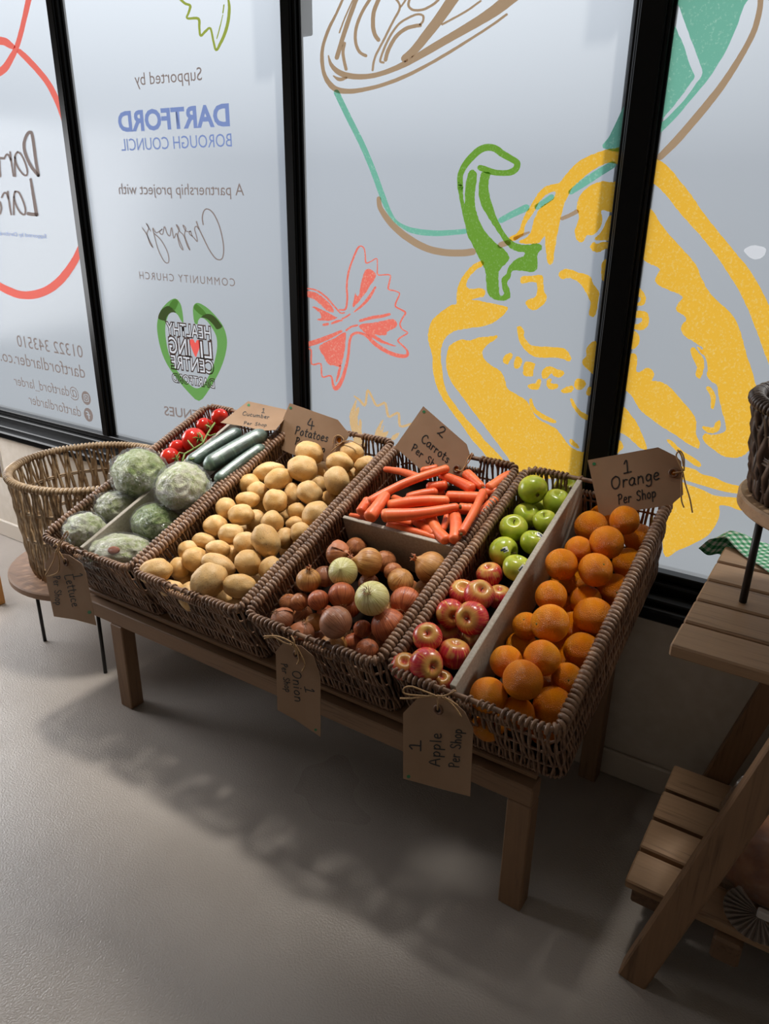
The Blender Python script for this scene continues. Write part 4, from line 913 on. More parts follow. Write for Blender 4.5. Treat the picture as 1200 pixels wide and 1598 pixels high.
F4 = (380, 800, 3.529)
ON = [(212,590,74,56,0,.02,'on_pink',(-.5,-.7),'rf'),(325,660,70,62,0,.02,'on_pink',(.2,-.9),'rf'),(307,492,53,52,0,.0,'on_brown',(.6,.7),'r'),(412,482,55,65,0,.02,'on_red',(.4,.8),'r'),(358,372,71,67,0,.03,'on_tan',(.1,-.85),'rn'),(445,352,32,52,0,-.02,'on_pink',(0,-.9),''),(520,230,74,64,0,.01,'on_brown',(.8,-.1),'nf'),(548,326,86,77,0,.04,'on_pale',(-.1,-.3),''),(690,272,88,74,0,.02,'on_tan',(-.95,-.2),'n'),(540,453,79,70,0,.02,'on_red',(.1,.75),'r'),(508,605,99,88,0,.05,'on_pink',(.7,.6),'r'),(392,605,46,60,0,-.03,'on_tan',(0,-.6),''),(495,737,91,66,0,.02,'on_tan',(-.1,-.8),''),(605,722,34,42,0,-.03,'on_red',(0,.6),''),(682,757,80,52,0,.02,'on_burnt',(.3,-.6),''),(798,622,102,95,0,.04,'on_red',(-.45,-.85),'n'),(655,640,46,58,0,-.02,'on_red',(0,.7),''),(708,472,95,100,0,.05,'on_pale',(-.3,-.5),'r'),(690,392,82,42,0,-.01,'on_brown',(.2,-.7),''),(893,492,91,84,0,.03,'on_red',(-.3,.55),'rf'),(865,377,96,56,0,.01,'on_tan',(.3,-.7),''),(1030,302,88,92,0,.03,'on_tan',(-.85,-.5),'n'),(825,327,62,46,0,-.01,'on_brown',(.2,-.6),''),(780,268,46,36,0,-.03,'on_brown',(.2,-.6),''),(620,196,42,24,0,-.03,'on_brown',(.2,-.6),''),(1000,428,38,34,0,-.03,'on_tan',(.2,-.6),''),(412,692,24,24,0,-.05,'on_pink',(.2,-.6),''),(372,768,32,28,0,-.01,'on_pink',(.2,-.6),''),(325,565,60,58,0,-.06,'on_brown',(.5,-.6),''),(585,522,60,58,0,-.06,'on_red',(.2,-.8),''),(785,545,58,56,0,-.06,'on_tan',(-.3,-.7),''),(250,500,55,55,0,-.06,'on_brown',(.2,-.7),''),(740,690,55,55,0,-.06,'on_brown',(.1,-.7),''),(915,420,55,52,0,-.06,'on_brown',(.1,-.7),''),(455,560,55,50,0,-.07,'on_red',(.1,-.7),'')]
ons = [Item('C', F4, *q) for q in ON]; settle(ons)
I4 = Matrix.Identity(4)
for it in ons:
    pr = []
    if 'r' in it.extra: pr.append(('roots', ROOT, Matrix.Translation((0, 0, .93))))
    if 'n' in it.extra: pr.append(('dry_neck', NECK, Matrix.Translation((0, 0, 1.08))))
    if 'f' in it.extra: pr.append(('loose_skin', FLAP, I4))
    k = it.t/FPX; rr = (it.rx*it.ry)**.5*k; put(it, 'onion', (ONI if 'n' in it.extra else ONJ)[it.kind], pr, (rr, rr, rr))
ONN = {'on_brown': 'brown', 'on_red': 'reddish', 'on_pink': 'dull pink-brown', 'on_tan': 'golden tan', 'on_pale': 'peeled pale green', 'on_burnt': 'dark-spotted'}
rows(ons, .07, lambda i, p, r: f'{ONN[i.kind]} onion, {p} in {r} row from front of onion crate', 'onion', 'onions in the crate')

F5 = (600, 700, 2.5)
AP = [(577,158,58,57,0,.04,'g',(.35,.6,1),'c'),(672,210,55,54,0,.02,'g',(.1,-.8),''),(714,162,42,32,0,.0,'g',(-.2,-.7),'s'),(553,262,52,50,0,.0,'g',(.1,-.6),''),(626,285,50,44,0,.03,'g',(-.25,-.75),'s'),(503,312,54,57,0,.03,'g',(-.1,-.65),'s'),(579,367,51,50,0,.03,'g',(.1,-.9),'k1'),(463,402,63,56,0,.02,'g',(.75,.1),'sk2'),(516,467,55,57,0,.03,'g',(.2,-.9),'k3'),(606,222,24,24,0,-.03,'g',(0,-.6),''),
 (410,493,60,44,0,.01,'r',(-.3,-.85),''),(369,572,65,56,0,.03,'r',(.1,-.6),'c'),(447,580,46,56,0,.01,'r',(0,-.9),''),(256,642,53,62,0,.01,'r',(.2,.15),'s'),(343,662,68,65,0,.04,'r',(-.55,-.1),'s'),(304,566,26,34,0,-.02,'r',(0,-.7),''),(168,737,62,54,0,.02,'r',(-.05,-.55),'s'),(160,842,67,68,0,.05,'r',(.5,.0),'s'),(272,802,62,66,0,.02,'r',(.1,-.95),''),(246,726,40,32,0,-.03,'r',(0,-.7),''),(326,750,40,32,0,-.03,'r',(0,-.7),''),(78,852,26,42,0,.0,'r',(0,-.7),''),(224,908,48,42,0,.0,'r',(0,-.7),''),(290,722,24,22,0,-.04,'r',(0,-.7),'')]
MINR['D'] = 56
aps = [Item('D', F5, *q) for q in AP]; settle(aps)
M['sticker'] = simple('white_fruit_sticker', '#e9ebe6', .35); M['sticker_ink'] = simple('sticker_print', '#24344a', .4)
def stick(o, it, dx, dy, rot):
    """oval fruit label lying on the skin, with its dark printed mark"""
    k = it.t/FPX; s = 1.0
    n = (CR*dx+CD*dy-CF*math.sqrt(max(.05, 1-dx*dx-dy*dy))).normalized(); x = (CR*math.cos(rot)+CD*math.sin(rot)); x = (x-n*x.dot(n)).normalized(); y = n.cross(x); R = it.r
    def patch(w, h, lift, cnt=5):
        vs, fs = [], []
        for j in range(cnt+1):
            for i in range(cnt+1):
                q = n*R+x*w*(i/cnt-.5)+y*h*(j/cnt-.5); q = q.normalized()*R*lift; vs.append(o.matrix_world.inverted() @ (it.p+q))
        fs = [(j*(cnt+1)+i, j*(cnt+1)+i+1, (j+1)*(cnt+1)+i+1, (j+1)*(cnt+1)+i) for j in range(cnt) for i in range(cnt)]
        b = MB(); b.add(vs, fs); return b
    st = patch(.021, .014, 1.02).build('fruit_sticker', M['sticker'], o); pr = MB()
    for (a, c, w, h) in ((-.1, .12, .6, .34), (.1, -.22, .5, .2)):
        nn = n; q = patch(.021*w, .014*h, 1.03); off = (x*a*.021+y*c*.014)
        mi = o.matrix_world.inverted().to_3x3() @ off; pr.add([Vector(v)+mi for v in q.v], q.f)
    pr.build('sticker_print', M['sticker_ink'], st)
for it in aps:
    pr = []
    if 's' in it.extra: pr.append(('stalk', STEM, I4))
    if 'c' in it.extra: pr.append(('calyx', CALYX, I4 if len(it.pole) < 3 else Matrix.Rotation(PI, 4, 'X')))
    if 'c' in it.extra and len(it.pole) < 3: pr[-1] = ('stalk', STEM, I4)
    k = it.t/FPX; rr = (it.rx*it.ry)**.5*k*1.0; o = put(it, 'apple', APG if it.kind == 'g' else APR, pr, (rr, rr, rr))
    bpy.context.view_layer.update()
    for key, dx, dy, rot in (('k1', .45, -.6, .35), ('k2', -.1, -.15, -.35), ('k3', .2, -.05, -.8)):
        if key in it.extra: stick(o, it, dx, dy, rot)
rows(aps, .085, lambda i, p, r: f"{'green' if i.kind == 'g' else 'red streaked'} apple{' with sticker' if 'k' in i.extra else ''}, {p} in {r} row from front of apple side", 'apple', 'apples beside the divider')

OR = [(936,280,63,52,0,.03,'',(.3,-.9),''),(806,306,58,44,0,.02,'',(.3,-.9),''),(858,278,28,26,0,-.02,'',(.3,-.9),''),(867,366,69,62,0,.04,'',(.3,-.9),''),(994,352,62,56,0,.03,'',(.3,.8),''),(757,395,54,53,0,.02,'',(.3,-.9),''),(690,453,64,63,0,.03,'',(.0,.75),''),(823,473,66,66,0,.03,'',(.25,-.4),'b'),(951,449,62,61,0,.03,'',(.7,-.05),'b'),(745,512,44,44,0,-.03,'',(.3,-.9),''),(897,555,68,68,0,.03,'',(-.15,.0),'b'),(785,592,68,56,0,.01,'',(.3,-.9),''),(650,575,68,56,0,.02,'',(-.3,-.3),''),(815,655,82,70,15,.05,'',(.3,-.9),''),(646,682,79,71,0,.04,'',(-.85,-.05),'b'),(552,692,44,66,0,.0,'',(-.3,-.6),'b'),(771,790,72,72,0,.02,'',(-.6,-.3),''),(615,817,72,70,0,.03,'',(-.1,.2),''),(476,832,64,65,0,.02,'',(.3,-.9),''),(713,897,66,58,0,.03,'',(-.15,-.1),'b'),(540,903,80,77,0,.05,'',(-.2,-.45),''),(406,966,73,75,0,.03,'',(.1,.45),''),(658,1005,78,79,0,.04,'',(.3,-.9),''),(517,1036,77,62,0,.03,'',(-.4,-.9),''),(740,700,38,38,0,-.04,'',(.3,-.9),''),(700,547,38,38,0,-.03,'',(.3,-.9),''),(535,777,32,32,0,-.03,'',(.3,-.9),''),(688,762,34,30,0,-.04,'',(.3,-.9),''),(623,1092,44,32,0,-.01,'',(.3,-.9),''),(405,1078,26,24,0,-.02,'',(.3,-.9),''),(640,907,28,30,0,-.05,'',(.3,-.9),''),(845,745,28,28,0,-.03,'',(.3,-.9),''),(714,636,24,22,0,-.04,'',(.3,-.9),''),(700,825,26,30,0,-.05,'',(.3,-.9),'')]
MINR['D'] = 64
ors = [Item('D', F5, *q) for q in OR]; settle(ors)
for i, it in enumerate(ors):
    k = it.t/FPX; pole = it.pole
    rr = (it.rx*it.ry)**.5*k
    put(it, 'orange', ORA[i % 4], [('stalk_button', BUTTON, I4)] if 'b' in it.extra else [], (rr, rr, rr) if it.ang == 0 else (rr*1.06, rr*1.0, rr*.98))
rows(ors, .085, lambda i, p, r: f"{'partly buried ' if i.vis < 34 else ''}orange{' showing its stalk button' if 'b' in i.extra else ''}, {p} in {r} row from front of orange side", 'orange', 'oranges beside the divider')

# carrots: (crown x, y, tip x, y, width at the crown, width at the tip, height above the rim, label)
m = Mat('carrot_skin'); m.bsdf('#ea6a35', .42); t = m.coord((1, 1, 1), rand=True); s = m.n('SeparateXYZ'); tc_ = m.n('TexCoord'); m.l(tc_.outputs['Object'], s.inputs[0])
cv = m.n('CombineXYZ'); z = m.n('Math', operation='MULTIPLY'); m.l(s.outputs['X'], z.inputs[0]); z.inputs[1].default_value = 150.; m.l(z.outputs[0], cv.inputs[0])
y = m.n('Math', operation='MULTIPLY'); m.l(s.outputs['Y'], y.inputs[0]); y.inputs[1].default_value = 35.; m.l(y.outputs[0], cv.inputs[1]); oi = m.n('ObjectInfo'); mm = m.n('Math', operation='MULTIPLY'); mm.inputs[1].default_value = 50; m.l(oi.outputs['Random'], mm.inputs[0]); m.l(mm.outputs[0], cv.inputs[2])
n = m.noise(cv.outputs[0], 1.0, 3, .6); n2 = m.noise(t, 12, 2)
c = m.mix(m.ramp(n2, [(.35, (0,)*3), (.7, (1,)*3)]), '#df5d31', '#e97542'); m.base(m.mix(m.ramp(n, [(.62, (0,)*3), (.72, (.45,)*3)]), c, '#f3a877')); m.bump(n, .35, .002); M['carrot'] = m.m
M['carrot_end'] = simple('carrot_crown', '#5d4a22', .8)
F3 = (480, 640, 3.158)
CA = [(300,452,692,285,46,42,.05,'longest carrot, lying diagonally across the top of the carrot pile'),(560,338,378,290,44,30,.03,'carrot at back left with blunt tip towards the side rim'),(645,284,560,300,40,36,.03,'short carrot end poking up just below the carrots tag'),(820,392,655,318,56,46,.03,'carrot running down to the right below the tag string'),(692,370,590,378,50,46,.02,'carrot with dark crown under the long diagonal carrot'),(485,432,636,402,46,48,.02,'short rounded carrot in the middle of the pile'),(392,472,692,445,58,52,.04,'straight carrot lying crosswise above the front crosswise carrot'),(362,522,742,478,70,44,.05,'long crosswise carrot nearest the grey divider, dark tip at right'),(300,536,388,415,70,58,.05,'stubby upright carrot leaning at the left of the pile'),(258,508,298,440,54,46,.03,'short leftmost carrot against the left side rim'),(680,425,880,432,56,56,.02,'crosswise carrot at right with its end under the leaning carrot'),(862,382,780,312,40,60,.03,'thick carrot with dark crown under the tag knot'),(885,392,1000,315,56,50,.02,'carrot at back right touching the right side rim'),(758,608,868,398,44,44,.05,'slim carrot leaning across the right of the pile'),(727,648,724,512,64,64,.03,'upright thick carrot beside the slim leaning carrot'),(690,650,600,522,60,64,.02,'carrot pointing down to the divider, third from right'),(628,622,530,535,56,60,.01,'carrot pointing down to the divider left of centre'),(640,632,395,565,34,44,.01,'thin carrot end lying along the divider edge'),(740,484,818,490,56,58,.02,'carrot with dark crown peeping out right of centre'),(795,582,930,436,44,48,.02,'carrot hidden under the slim leaning carrot by the right rim'),(675,412,636,402,30,36,.0,'small carrot stub between two crowns in the middle'),(478,438,500,434,26,24,.0,'tiny carrot tip showing in the middle of the pile'),(205,518,300,535,26,28,.0,'carrot end low at the left corner by the divider'),(860,412,945,400,50,50,.01,'carrot end at the far right under the back carrot'),(520,560,440,545,40,40,.0,'carrot lying deep under the front crosswise carrot'),(500,470,420,430,40,36,-.02,'carrot deep below the long diagonal carrot'),(690,520,660,600,36,36,-.02,'carrot deep between two upright carrots')]
def carrot(x0, y0, x1, y1, w0, w1, h, label, i):
    fr = F3; g = lambda x, y: on_plane(fr[0]+x/fr[2], fr[1]+y/fr[2], Vector((0, CY0, CZ0))+NV*(h-.02), NV)
    A, B = g(x0, y0), g(x1, y1); L_ = (B-A).length; k = (A-CAM).dot(CF)/FPX/fr[2]; r0, r1 = w0*k/2, w1*k/2
    A = A+(B-A).normalized()*r0*.6; B = B-(B-A).normalized()*r1*.6; L_ = (B-A).length
    o = bpy.data.objects.new('carrot', None)
    mb = MB(); N = 22; rr = random.Random(i); bx, by = rr.uniform(-.05, .05), rr.uniform(-.03, .03); pts, rad = [], []
    for j in range(N+1):
        t = j/N; e = .15
        rd = r0+(r1-r0)*t
        rd *= 1+.05*noise.noise(Vector((t*5, i*2.3, 0)))
        x = L_*t
        pts.append((x, L_*bx*math.sin(PI*t), L_*by*math.sin(PI*t))); rad.append(rd)
    caps0 = [(-r0*.62*math.sin(a), r0*math.cos(a)) for a in (1.35, 1.0, .6, .3)]; caps1 = [(L_+r1*.9*math.sin(a), r1*math.cos(a)) for a in (.3, .6, 1.0, 1.35)]
    P = [(x, 0, 0) for x, _ in caps0]+pts+[(x, 0, 0) for x, _ in caps1]; Q = [r for _, r in caps0]+rad+[r for _, r in caps1]
    mb.tube(P, Q, 18); o = mb.build('carrot', M['carrot'])
    x = (B-A).normalized(); z = (NV-x*NV.dot(x)).normalized(); y = z.cross(x)
    o.matrix_world = Matrix.Translation(A) @ Matrix(((x.x, y.x, z.x), (x.y, y.y, z.y), (x.z, y.z, z.z))).to_4x4()
    if i in (4, 7, 11, 13, 18):
        c = MB(); xe = -r0*.60 if i != 7 else L_+r1*.86; c.lathe([(.001, 0), (r0*.34, 0), (r0*.36, .003), (r0*.2, .006), (.001, .006)], 10); e = c.build('crown', M['carrot_end'], o)
        e.rotation_euler = (0, -PI/2 if i != 7 else PI/2, 0); e.location = (xe, 0, 0)
    tag(o, label, 'carrot', 'carrots in the crate')
for i, q in enumerate(CA): carrot(*q, i)

# ------------------------------------------------------------------ lettuces, tomatoes, cucumbers
F1 = (40, 600, 3.0)
def lettuce_mat(name, a, bcol, pale):
    m = Mat(name); m.bsdf(a, .45); co = m.coord(rand=True); n = m.noise(co, 2.2, 4, .6, 1.5); n2 = m.noise(co, 7, 4, .7, 2.)
    c = m.ramp(n, [(.30, bcol), (.46, a), (.60, pale)]); m.base(m.mix(m.ramp(n2, [(.5, (0,)*3), (.64, (.7,)*3)]), c, pale)); m.bump(n2, .6, .05); return m.m
M['let_a'] = lettuce_mat('lettuce_leaf', '#a5b568', '#6f8b3c', '#dbe1b4'); M['let_b'] = lettuce_mat('pale_lettuce_leaf', '#ccd39c', '#a5b868', '#ecebd6'); M['let_c'] = lettuce_mat('dark_lettuce_leaf', '#7f9652', '#50712f', '#b4c48a')
M['cut'] = simple('browned_lettuce_core', '#9a5a42', .7)
def lettuce_mesh(seed, mat):
    def fn(c):
        q = c*2.1+Vector((seed*7, 0, 0)); d = 1+.08*noise.noise(q)-.16*abs(noise.noise(q*1.5))+.05*abs(noise.noise(q*3.6+Vector((2, 2, 2))))
        return c*d
    return ico(fn, 5).mesh('lettuce', mat)
def wrap_mesh(seed):
    def fn(c):
        q = c*2.6+Vector((seed*5, 3, 0)); d = 1.06+.05*abs(noise.noise(q))+.035*noise.noise(q*2.7)
        k = max(0, c.x-.72)/.28; d += .34*k*k*(1+.5*noise.noise(q*3)); sh = 1-.45*k
        return Vector((c.x*d, c.y*d*sh, c.z*d*sh))
    return ico(fn, 5).mesh('plastic_wrap', M['film'])
LT = [(535,420,128,118,0,.035,'a',(.1,-.3),''),(738,486,124,120,0,.05,'b',(.2,.2),''),(432,577,104,80,0,-.0,'b',(-.6,.1),''),(280,690,98,92,0,.02,'b',(-.55,.1),'k'),(612,650,112,94,0,-.01,'c',(0,-.3),''),(446,790,150,94,0,.02,'b',(.1,-.2),'k')]
LL = ['leafy green wrapped lettuce at back left touching the tomatoes','large pale wrapped lettuce right of divider, in front of cucumbers','wrapped lettuce left of divider, behind the front left one','wrapped lettuce in front left corner with browned core on its left','dark green wrapped lettuce between the two pale ones right of divider','flattened pale wrapped lettuce at front rim with red-brown core']
lts = [Item('A', F1, *q) for q in LT]; settle(lts, 40, .90)
for i, it in enumerate(lts):
    k = it.t/FPX; it2 = it.pole; sc = (it.rx*k, it.ry*k, (it.rx+it.ry)/2*k)
    it.pole = None; it.ang = 0
    o = put(it, 'wrapped_lettuce', lettuce_mesh(i, M['let_'+it.kind]), [], sc)
    w = bpy.data.objects.new('plastic_wrap', wrap_mesh(i)); COL.objects.link(w); w.parent = o; w.rotation_euler = (R_.uniform(-.3, .3), R_.uniform(-.4, .4), (2.7, 3.6, 2.6, -2.2, .4, 3.5)[i])
    if 'k' in it.extra:
        b = MB(); b.lathe([(.001, 0), (.16, 0), (.19, .02), (.14, .05), (.001, .04)], 14); c = b.build('cut_core', M['cut'], o)
        d = Vector((-.72, -.12, .62)) if i == 3 else Vector((.06, .22, .97)); c.location = d*.97; c.rotation_euler = d.to_track_quat('Z', 'Y').to_euler(); c['label'] = 'browned cut core'
    tag(o, LL[i], 'lettuce', 'wrapped lettuces in the left crate')
m = Mat('tomato_skin'); m.bsdf('#c9231b', .16); n = m.noise(m.coord(rand=True), 1.2, 2); m.base(m.ramp(n, [(.3, '#bd1d17'), (.7, '#d23322')])); M['tomato'] = m.m
M['vine'] = simple('tomato_vine', '#6f8238', .6)
TOM = ico(lambda c: Vector((c.x, c.y, c.z*.86-.06*math.exp(-((c-Vector((0, 0, 1))).length/.3)**2)))).mesh('tomato', M['tomato'])
b = MB()
for i in range(5):
    a = i*2*PI/5; b.tube([(0, 0, .80), (.25*math.cos(a), .25*math.sin(a), .90), (.5*math.cos(a+.2), .5*math.sin(a+.2), .84)], [.05, .06, .02], 5)
b.tube([(0, 0, .78), (.02, 0, 1.1), (.1, 0, 1.25)], [.07, .05, .06], 6); TCAL = b.mesh('green_calyx', M['vine'])
TM = [(910,153,40,30,0,.03,'',(.3,.3),''),(837,195,38,30,0,.02,'',(.7,.1),'c'),(790,262,52,50,0,.04,'',(.6,-.1),'c'),(712,301,46,30,0,.02,'',(.5,.5),''),(677,346,48,38,0,.03,'',(.8,.1),'c'),(898,197,46,34,0,.0,'',(-.7,.0),''),(765,345,34,26,0,-.02,'',(-.3,-.3),''),(858,245,36,30,0,-.03,'',(-.3,-.5),'')]
TL = ['red vine tomato topmost, nearest the cucumber tag','red vine tomato second from the back by the left rim','largest red vine tomato in the middle of the truss','red vine tomato low at left, behind the front tomato','front red vine tomato beside the leafy lettuce','red vine tomato partly under the cucumber tag','half hidden red tomato by the nearest cucumber','half hidden red tomato under the vine near the divider']
tms = [Item('A', F1, *q) for q in TM]; settle(tms, 40, .86)
for i, it in enumerate(tms):
    rr = (it.rx*it.ry)**.5*it.t/FPX*1.17; o = put(it, 'tomato', TOM, [('green_calyx', TCAL, I4)] if 'c' in it.extra else [], (rr, rr, rr)); tag(o, TL[i], 'tomato', 'vine tomatoes in the left crate')
b = MB(); V = lambda x, y, h: on_plane(F1[0]+x/3, F1[1]+y/3, Vector((0, CY0, CZ0))+NV*h, NV)
b.tube([V(x, y, .035) for x, y in ((735, 360), (745, 325), (790, 300), (830, 275), (850, 235), (868, 205), (885, 180))], .0035, 6)
for pq in (((745, 325), (720, 318), (705, 345)), ((790, 300), (770, 275), (760, 262)), ((830, 275), (825, 240), (812, 225)), ((850, 235), (865, 240), (890, 230)), ((868, 205), (855, 195), (845, 190)), ((760, 340), (775, 350), (790, 345))): b.tube([V(x, y, .037) for x, y in pq], .0026, 5)
tag(b.build('tomato_vine', M['vine']), 'green vine stalk lying over the red tomatoes', 'vine')

m = Mat('cucumber_skin'); m.bsdf('#2f4a38', .3); n = m.noise(m.coord((60, 8, 8), rand=True), 2, 3); m.base(m.ramp(n, [(.3, '#1c3124'), (.55, '#2c4835'), (.75, '#557255')])); M['cucumber'] = m.m
m = Mat('tight_film'); t = m.n('BsdfTransparent'); g = m.n('BsdfGlossy'); g.inputs['Roughness'].default_value = .38; g.inputs[0].default_value = (.9, .97, 1, 1); d = m.n('BsdfDiffuse'); d.inputs[0].default_value = (.75, .85, .85, 1)
gd = m.n('MixShader'); gd.inputs[0].default_value = .30; m.l(g.outputs[0], gd.inputs[1]); m.l(d.outputs[0], gd.inputs[2]); mx = m.n('MixShader'); mx.inputs[0].default_value = .12; m.l(t.outputs[0], mx.inputs[1]); m.l(gd.outputs[0], mx.inputs[2]); m.l(mx.outputs[0], m.out.inputs[0])
n = m.noise(m.coord((14, 70, 70), rand=True), 2.4, 4, .6, 1.); bp = m.n('Bump'); bp.inputs['Strength'].default_value = .55; bp.inputs['Distance'].default_value = .004; m.l(n, bp.inputs['Height']); m.l(bp.outputs[0], g.inputs['Normal']); M['tight'] = m.m
CUC = [(752,378,1010,215,62,.03,'shrink-wrapped cucumber nearest the tomatoes and divider'),(835,392,1130,225,78,.035,'largest shrink-wrapped cucumber, in the middle of the three'),(888,458,1120,288,56,.02,'shrink-wrapped cucumber against the right side rim')]
for i, (x0, y0, x1, y1, w, h, lb) in enumerate(CUC):
    A, B = V(x0, y0, h-.01), V(x1, y1, h-.01); L_ = (B-A).length; r = w/3*((A-CAM).dot(CF)/FPX)/2*1.04
    def tubep(k, ext, taper):
        mb = MB(); pts, rad = [], []
        for j in range(29):
            t = j/28; e = min(t, 1-t)*L_; rd = r*k*min(1, (max(e, 0)/(r*1.1))**.5*.9+.12) if e < r*1.1 else r*k
            pts.append((L_*t, .006*math.sin(PI*t), 0)); rad.append(max(rd, .002))
        if ext: pts = [(-.028, 0, .006), (-.014, 0, .003)]+pts; rad = [r*.55, r*.28]+rad
        mb.tube(pts, rad, 22); return mb
    o = tubep(1, 0, 1).build('cucumber', M['cucumber']); x = (B-A).normalized(); z = (NV-x*NV.dot(x)).normalized(); y = z.cross(x)
    o.matrix_world = Matrix.Translation(A) @ Matrix(((x.x, y.x, z.x), (x.y, y.y, z.y), (x.z, y.z, z.z))).to_4x4()
    tubep(1.05, 1, 1).build('plastic_wrap', M['tight'], o); tag(o, lb, 'cucumber', 'shrink-wrapped cucumbers')

# raised liners the produce rests on
def floor_under(items, k, u0, u1, v0, v1):
    w = min(i.loc()[2]-i.r*.92 for i in items); w = max(w, -.19); false_floor(k, u0, u1, v0, v1, w)
e = CW/2-.030
floor_under(pots, 'B', -e, e, .05, CL-.06); floor_under(ons, 'C', -e, e, .05, VC-.012); false_floor('C', -e, e, VC+.012, CL-.06, -.075)
floor_under(aps, 'D', -e, UD-.012, .05, CL-.06); floor_under(ors, 'D', UD+.012, e, .05, CL-.06); floor_under(lts, 'A', -e, UA-.008, .05, CL-.06); false_floor('A', UA+.013, e, .05, CL-.06, -.10)

# ------------------------------------------------------------------ brown paper tags with handwriting
M['kraft'] = None
m = Mat('kraft_card'); d = m.bsdf('#9b7c60', .75); n = m.noise(m.coord((1, 1, 1), rand=True), 9, 4); n2 = m.noise(m.coord((1, 1, 1), rand=True), 60, 3); m.base(m.ramp(n, [(.3, '#947559'), (.7, '#a28469')])); m.bump(n2, .12, .001)
tl = m.n('BsdfTranslucent'); tl.inputs[0].default_value = (*lin('#b06a3c'), 1); mx = m.n('MixShader'); mx.inputs[0].default_value = .16; m.l(d.outputs[0], mx.inputs[1]); m.l(tl.outputs[0], mx.inputs[2]); m.l(mx.outputs[0], m.out.inputs[0]); M['kraft'] = m.m
M['pen'] = simple('black_marker', '#17120f', .5); M['dot'] = simple('green_dot', '#1f6b3e', .5)
m = Mat('jute_twine'); m.bsdf('#b08a5e', .8); n = m.noise(m.coord((1, 1, 1)), 400, 2); m.base(m.ramp(n, [(.3, '#8c6a44'), (.7, '#c09c70')])); m.bump(n, .5, .001); M['twine'] = m.m
M['eyelet'] = simple('brown_eyelet', '#6b4a35', .5)
GL = {  # strokes of each written sign on a 1-high grid: ascender 1, x-height .6
'1': (.5, [[(.12,.78),(.32,1),(.32,0)],[(.05,0),(.6,0)]]), '2': (.6, [[(.05,.75),(.2,1),(.45,.95),(.5,.7),(.3,.35),(.05,.02),(.15,.12),(.4,.02),(.62,.0)]]), '4': (.6, [[(.25,1),(.08,.4),(.6,.42)],[(.42,.8),(.40,0)]]),
'C': (.6, [[(.55,.85),(.4,1),(.15,.85),(.04,.45),(.15,.08),(.4,0),(.58,.15)]]), 'L': (.5, [[(.08,1),(.06,0),(.48,.0)]]), 'P': (.5, [[(.08,0),(.1,1)],[(.02,.9),(.3,1),(.46,.8),(.35,.55),(.1,.48)]]), 'S': (.5, [[(.46,.85),(.3,1),(.1,.85),(.14,.62),(.38,.42),(.42,.15),(.22,0),(.02,.12)]]),
'O': (.7, [[(.35,1),(.1,.8),(.05,.4),(.2,.04),(.45,.05),(.62,.4),(.58,.8),(.35,1)]]), 'A': (.65, [[(.02,0),(.3,1),(.6,0)],[(.12,.38),(.5,.38)]]),
'a': (.5, [[(.42,.5),(.25,.6),(.06,.4),(.06,.12),(.22,.0),(.38,.2),(.42,.55),(.4,.15),(.5,.0)]]), 'b': (.46, [[(.06,1),(.06,0)],[(.06,.4),(.25,.58),(.4,.35),(.3,.05),(.06,.05)]]), 'c': (.42, [[(.38,.5),(.22,.6),(.06,.35),(.12,.06),(.38,.06)]]), 'e': (.42, [[(.08,.3),(.36,.38),(.3,.58),(.12,.55),(.05,.25),(.16,.02),(.4,.08)]]),
'g': (.46, [[(.4,.5),(.22,.6),(.06,.38),(.15,.08),(.36,.2),(.4,.55),(.4,-.2),(.22,-.38),(.04,-.25)]]), 'h': (.46, [[(.08,1),(.06,0)],[(.06,.35),(.22,.58),(.38,.45),(.38,0)]]), 'i': (.2, [[(.1,.58),(.1,0)],[(.1,.80),(.12,.84)]]), 'l': (.2, [[(.1,1),(.1,0)]]), 'm': (.7, [[(.06,.58),(.06,0)],[(.06,.4),(.2,.58),(.32,.45),(.32,0)],[(.32,.4),(.46,.58),(.6,.45),(.62,0)]]),
'n': (.46, [[(.06,.58),(.06,0)],[(.06,.38),(.22,.58),(.38,.45),(.4,0)]]), 'o': (.46, [[(.24,.6),(.07,.42),(.08,.12),(.25,0),(.4,.18),(.38,.48),(.24,.6)]]), 'p': (.46, [[(.06,.58),(.05,-.38)],[(.05,.4),(.24,.6),(.4,.38),(.28,.06),(.05,.08)]]), 'r': (.34, [[(.06,.58),(.06,0)],[(.06,.36),(.18,.56),(.34,.52)]]), 's': (.38, [[(.34,.5),(.2,.6),(.08,.46),(.3,.22),(.24,.02),(.04,.06)]]),
't': (.34, [[(.16,.92),(.15,.08),(.3,.02)],[(.02,.62),(.34,.64)]]), 'u': (.46, [[(.06,.58),(.08,.1),(.22,.0),(.38,.18),(.4,.58),(.4,.0)]]), ' ': (.4, [])}
def write(art, text, x, y, dx, dy, ux, uy, w):
    """handwriting on a tag: start point, advance per letter height, up vector"""
    pos = 0
    for ch in text:
        wd, st = GL[ch]
        for s in st:
            jit = lambda: R_.uniform(-.015, .015)
            art.line([(x+dx*(pos+px+jit())+ux*(py+jit()), y+dy*(pos+px)+uy*(py)) for px, py in s], w, 4, .04)
        pos += wd+.12
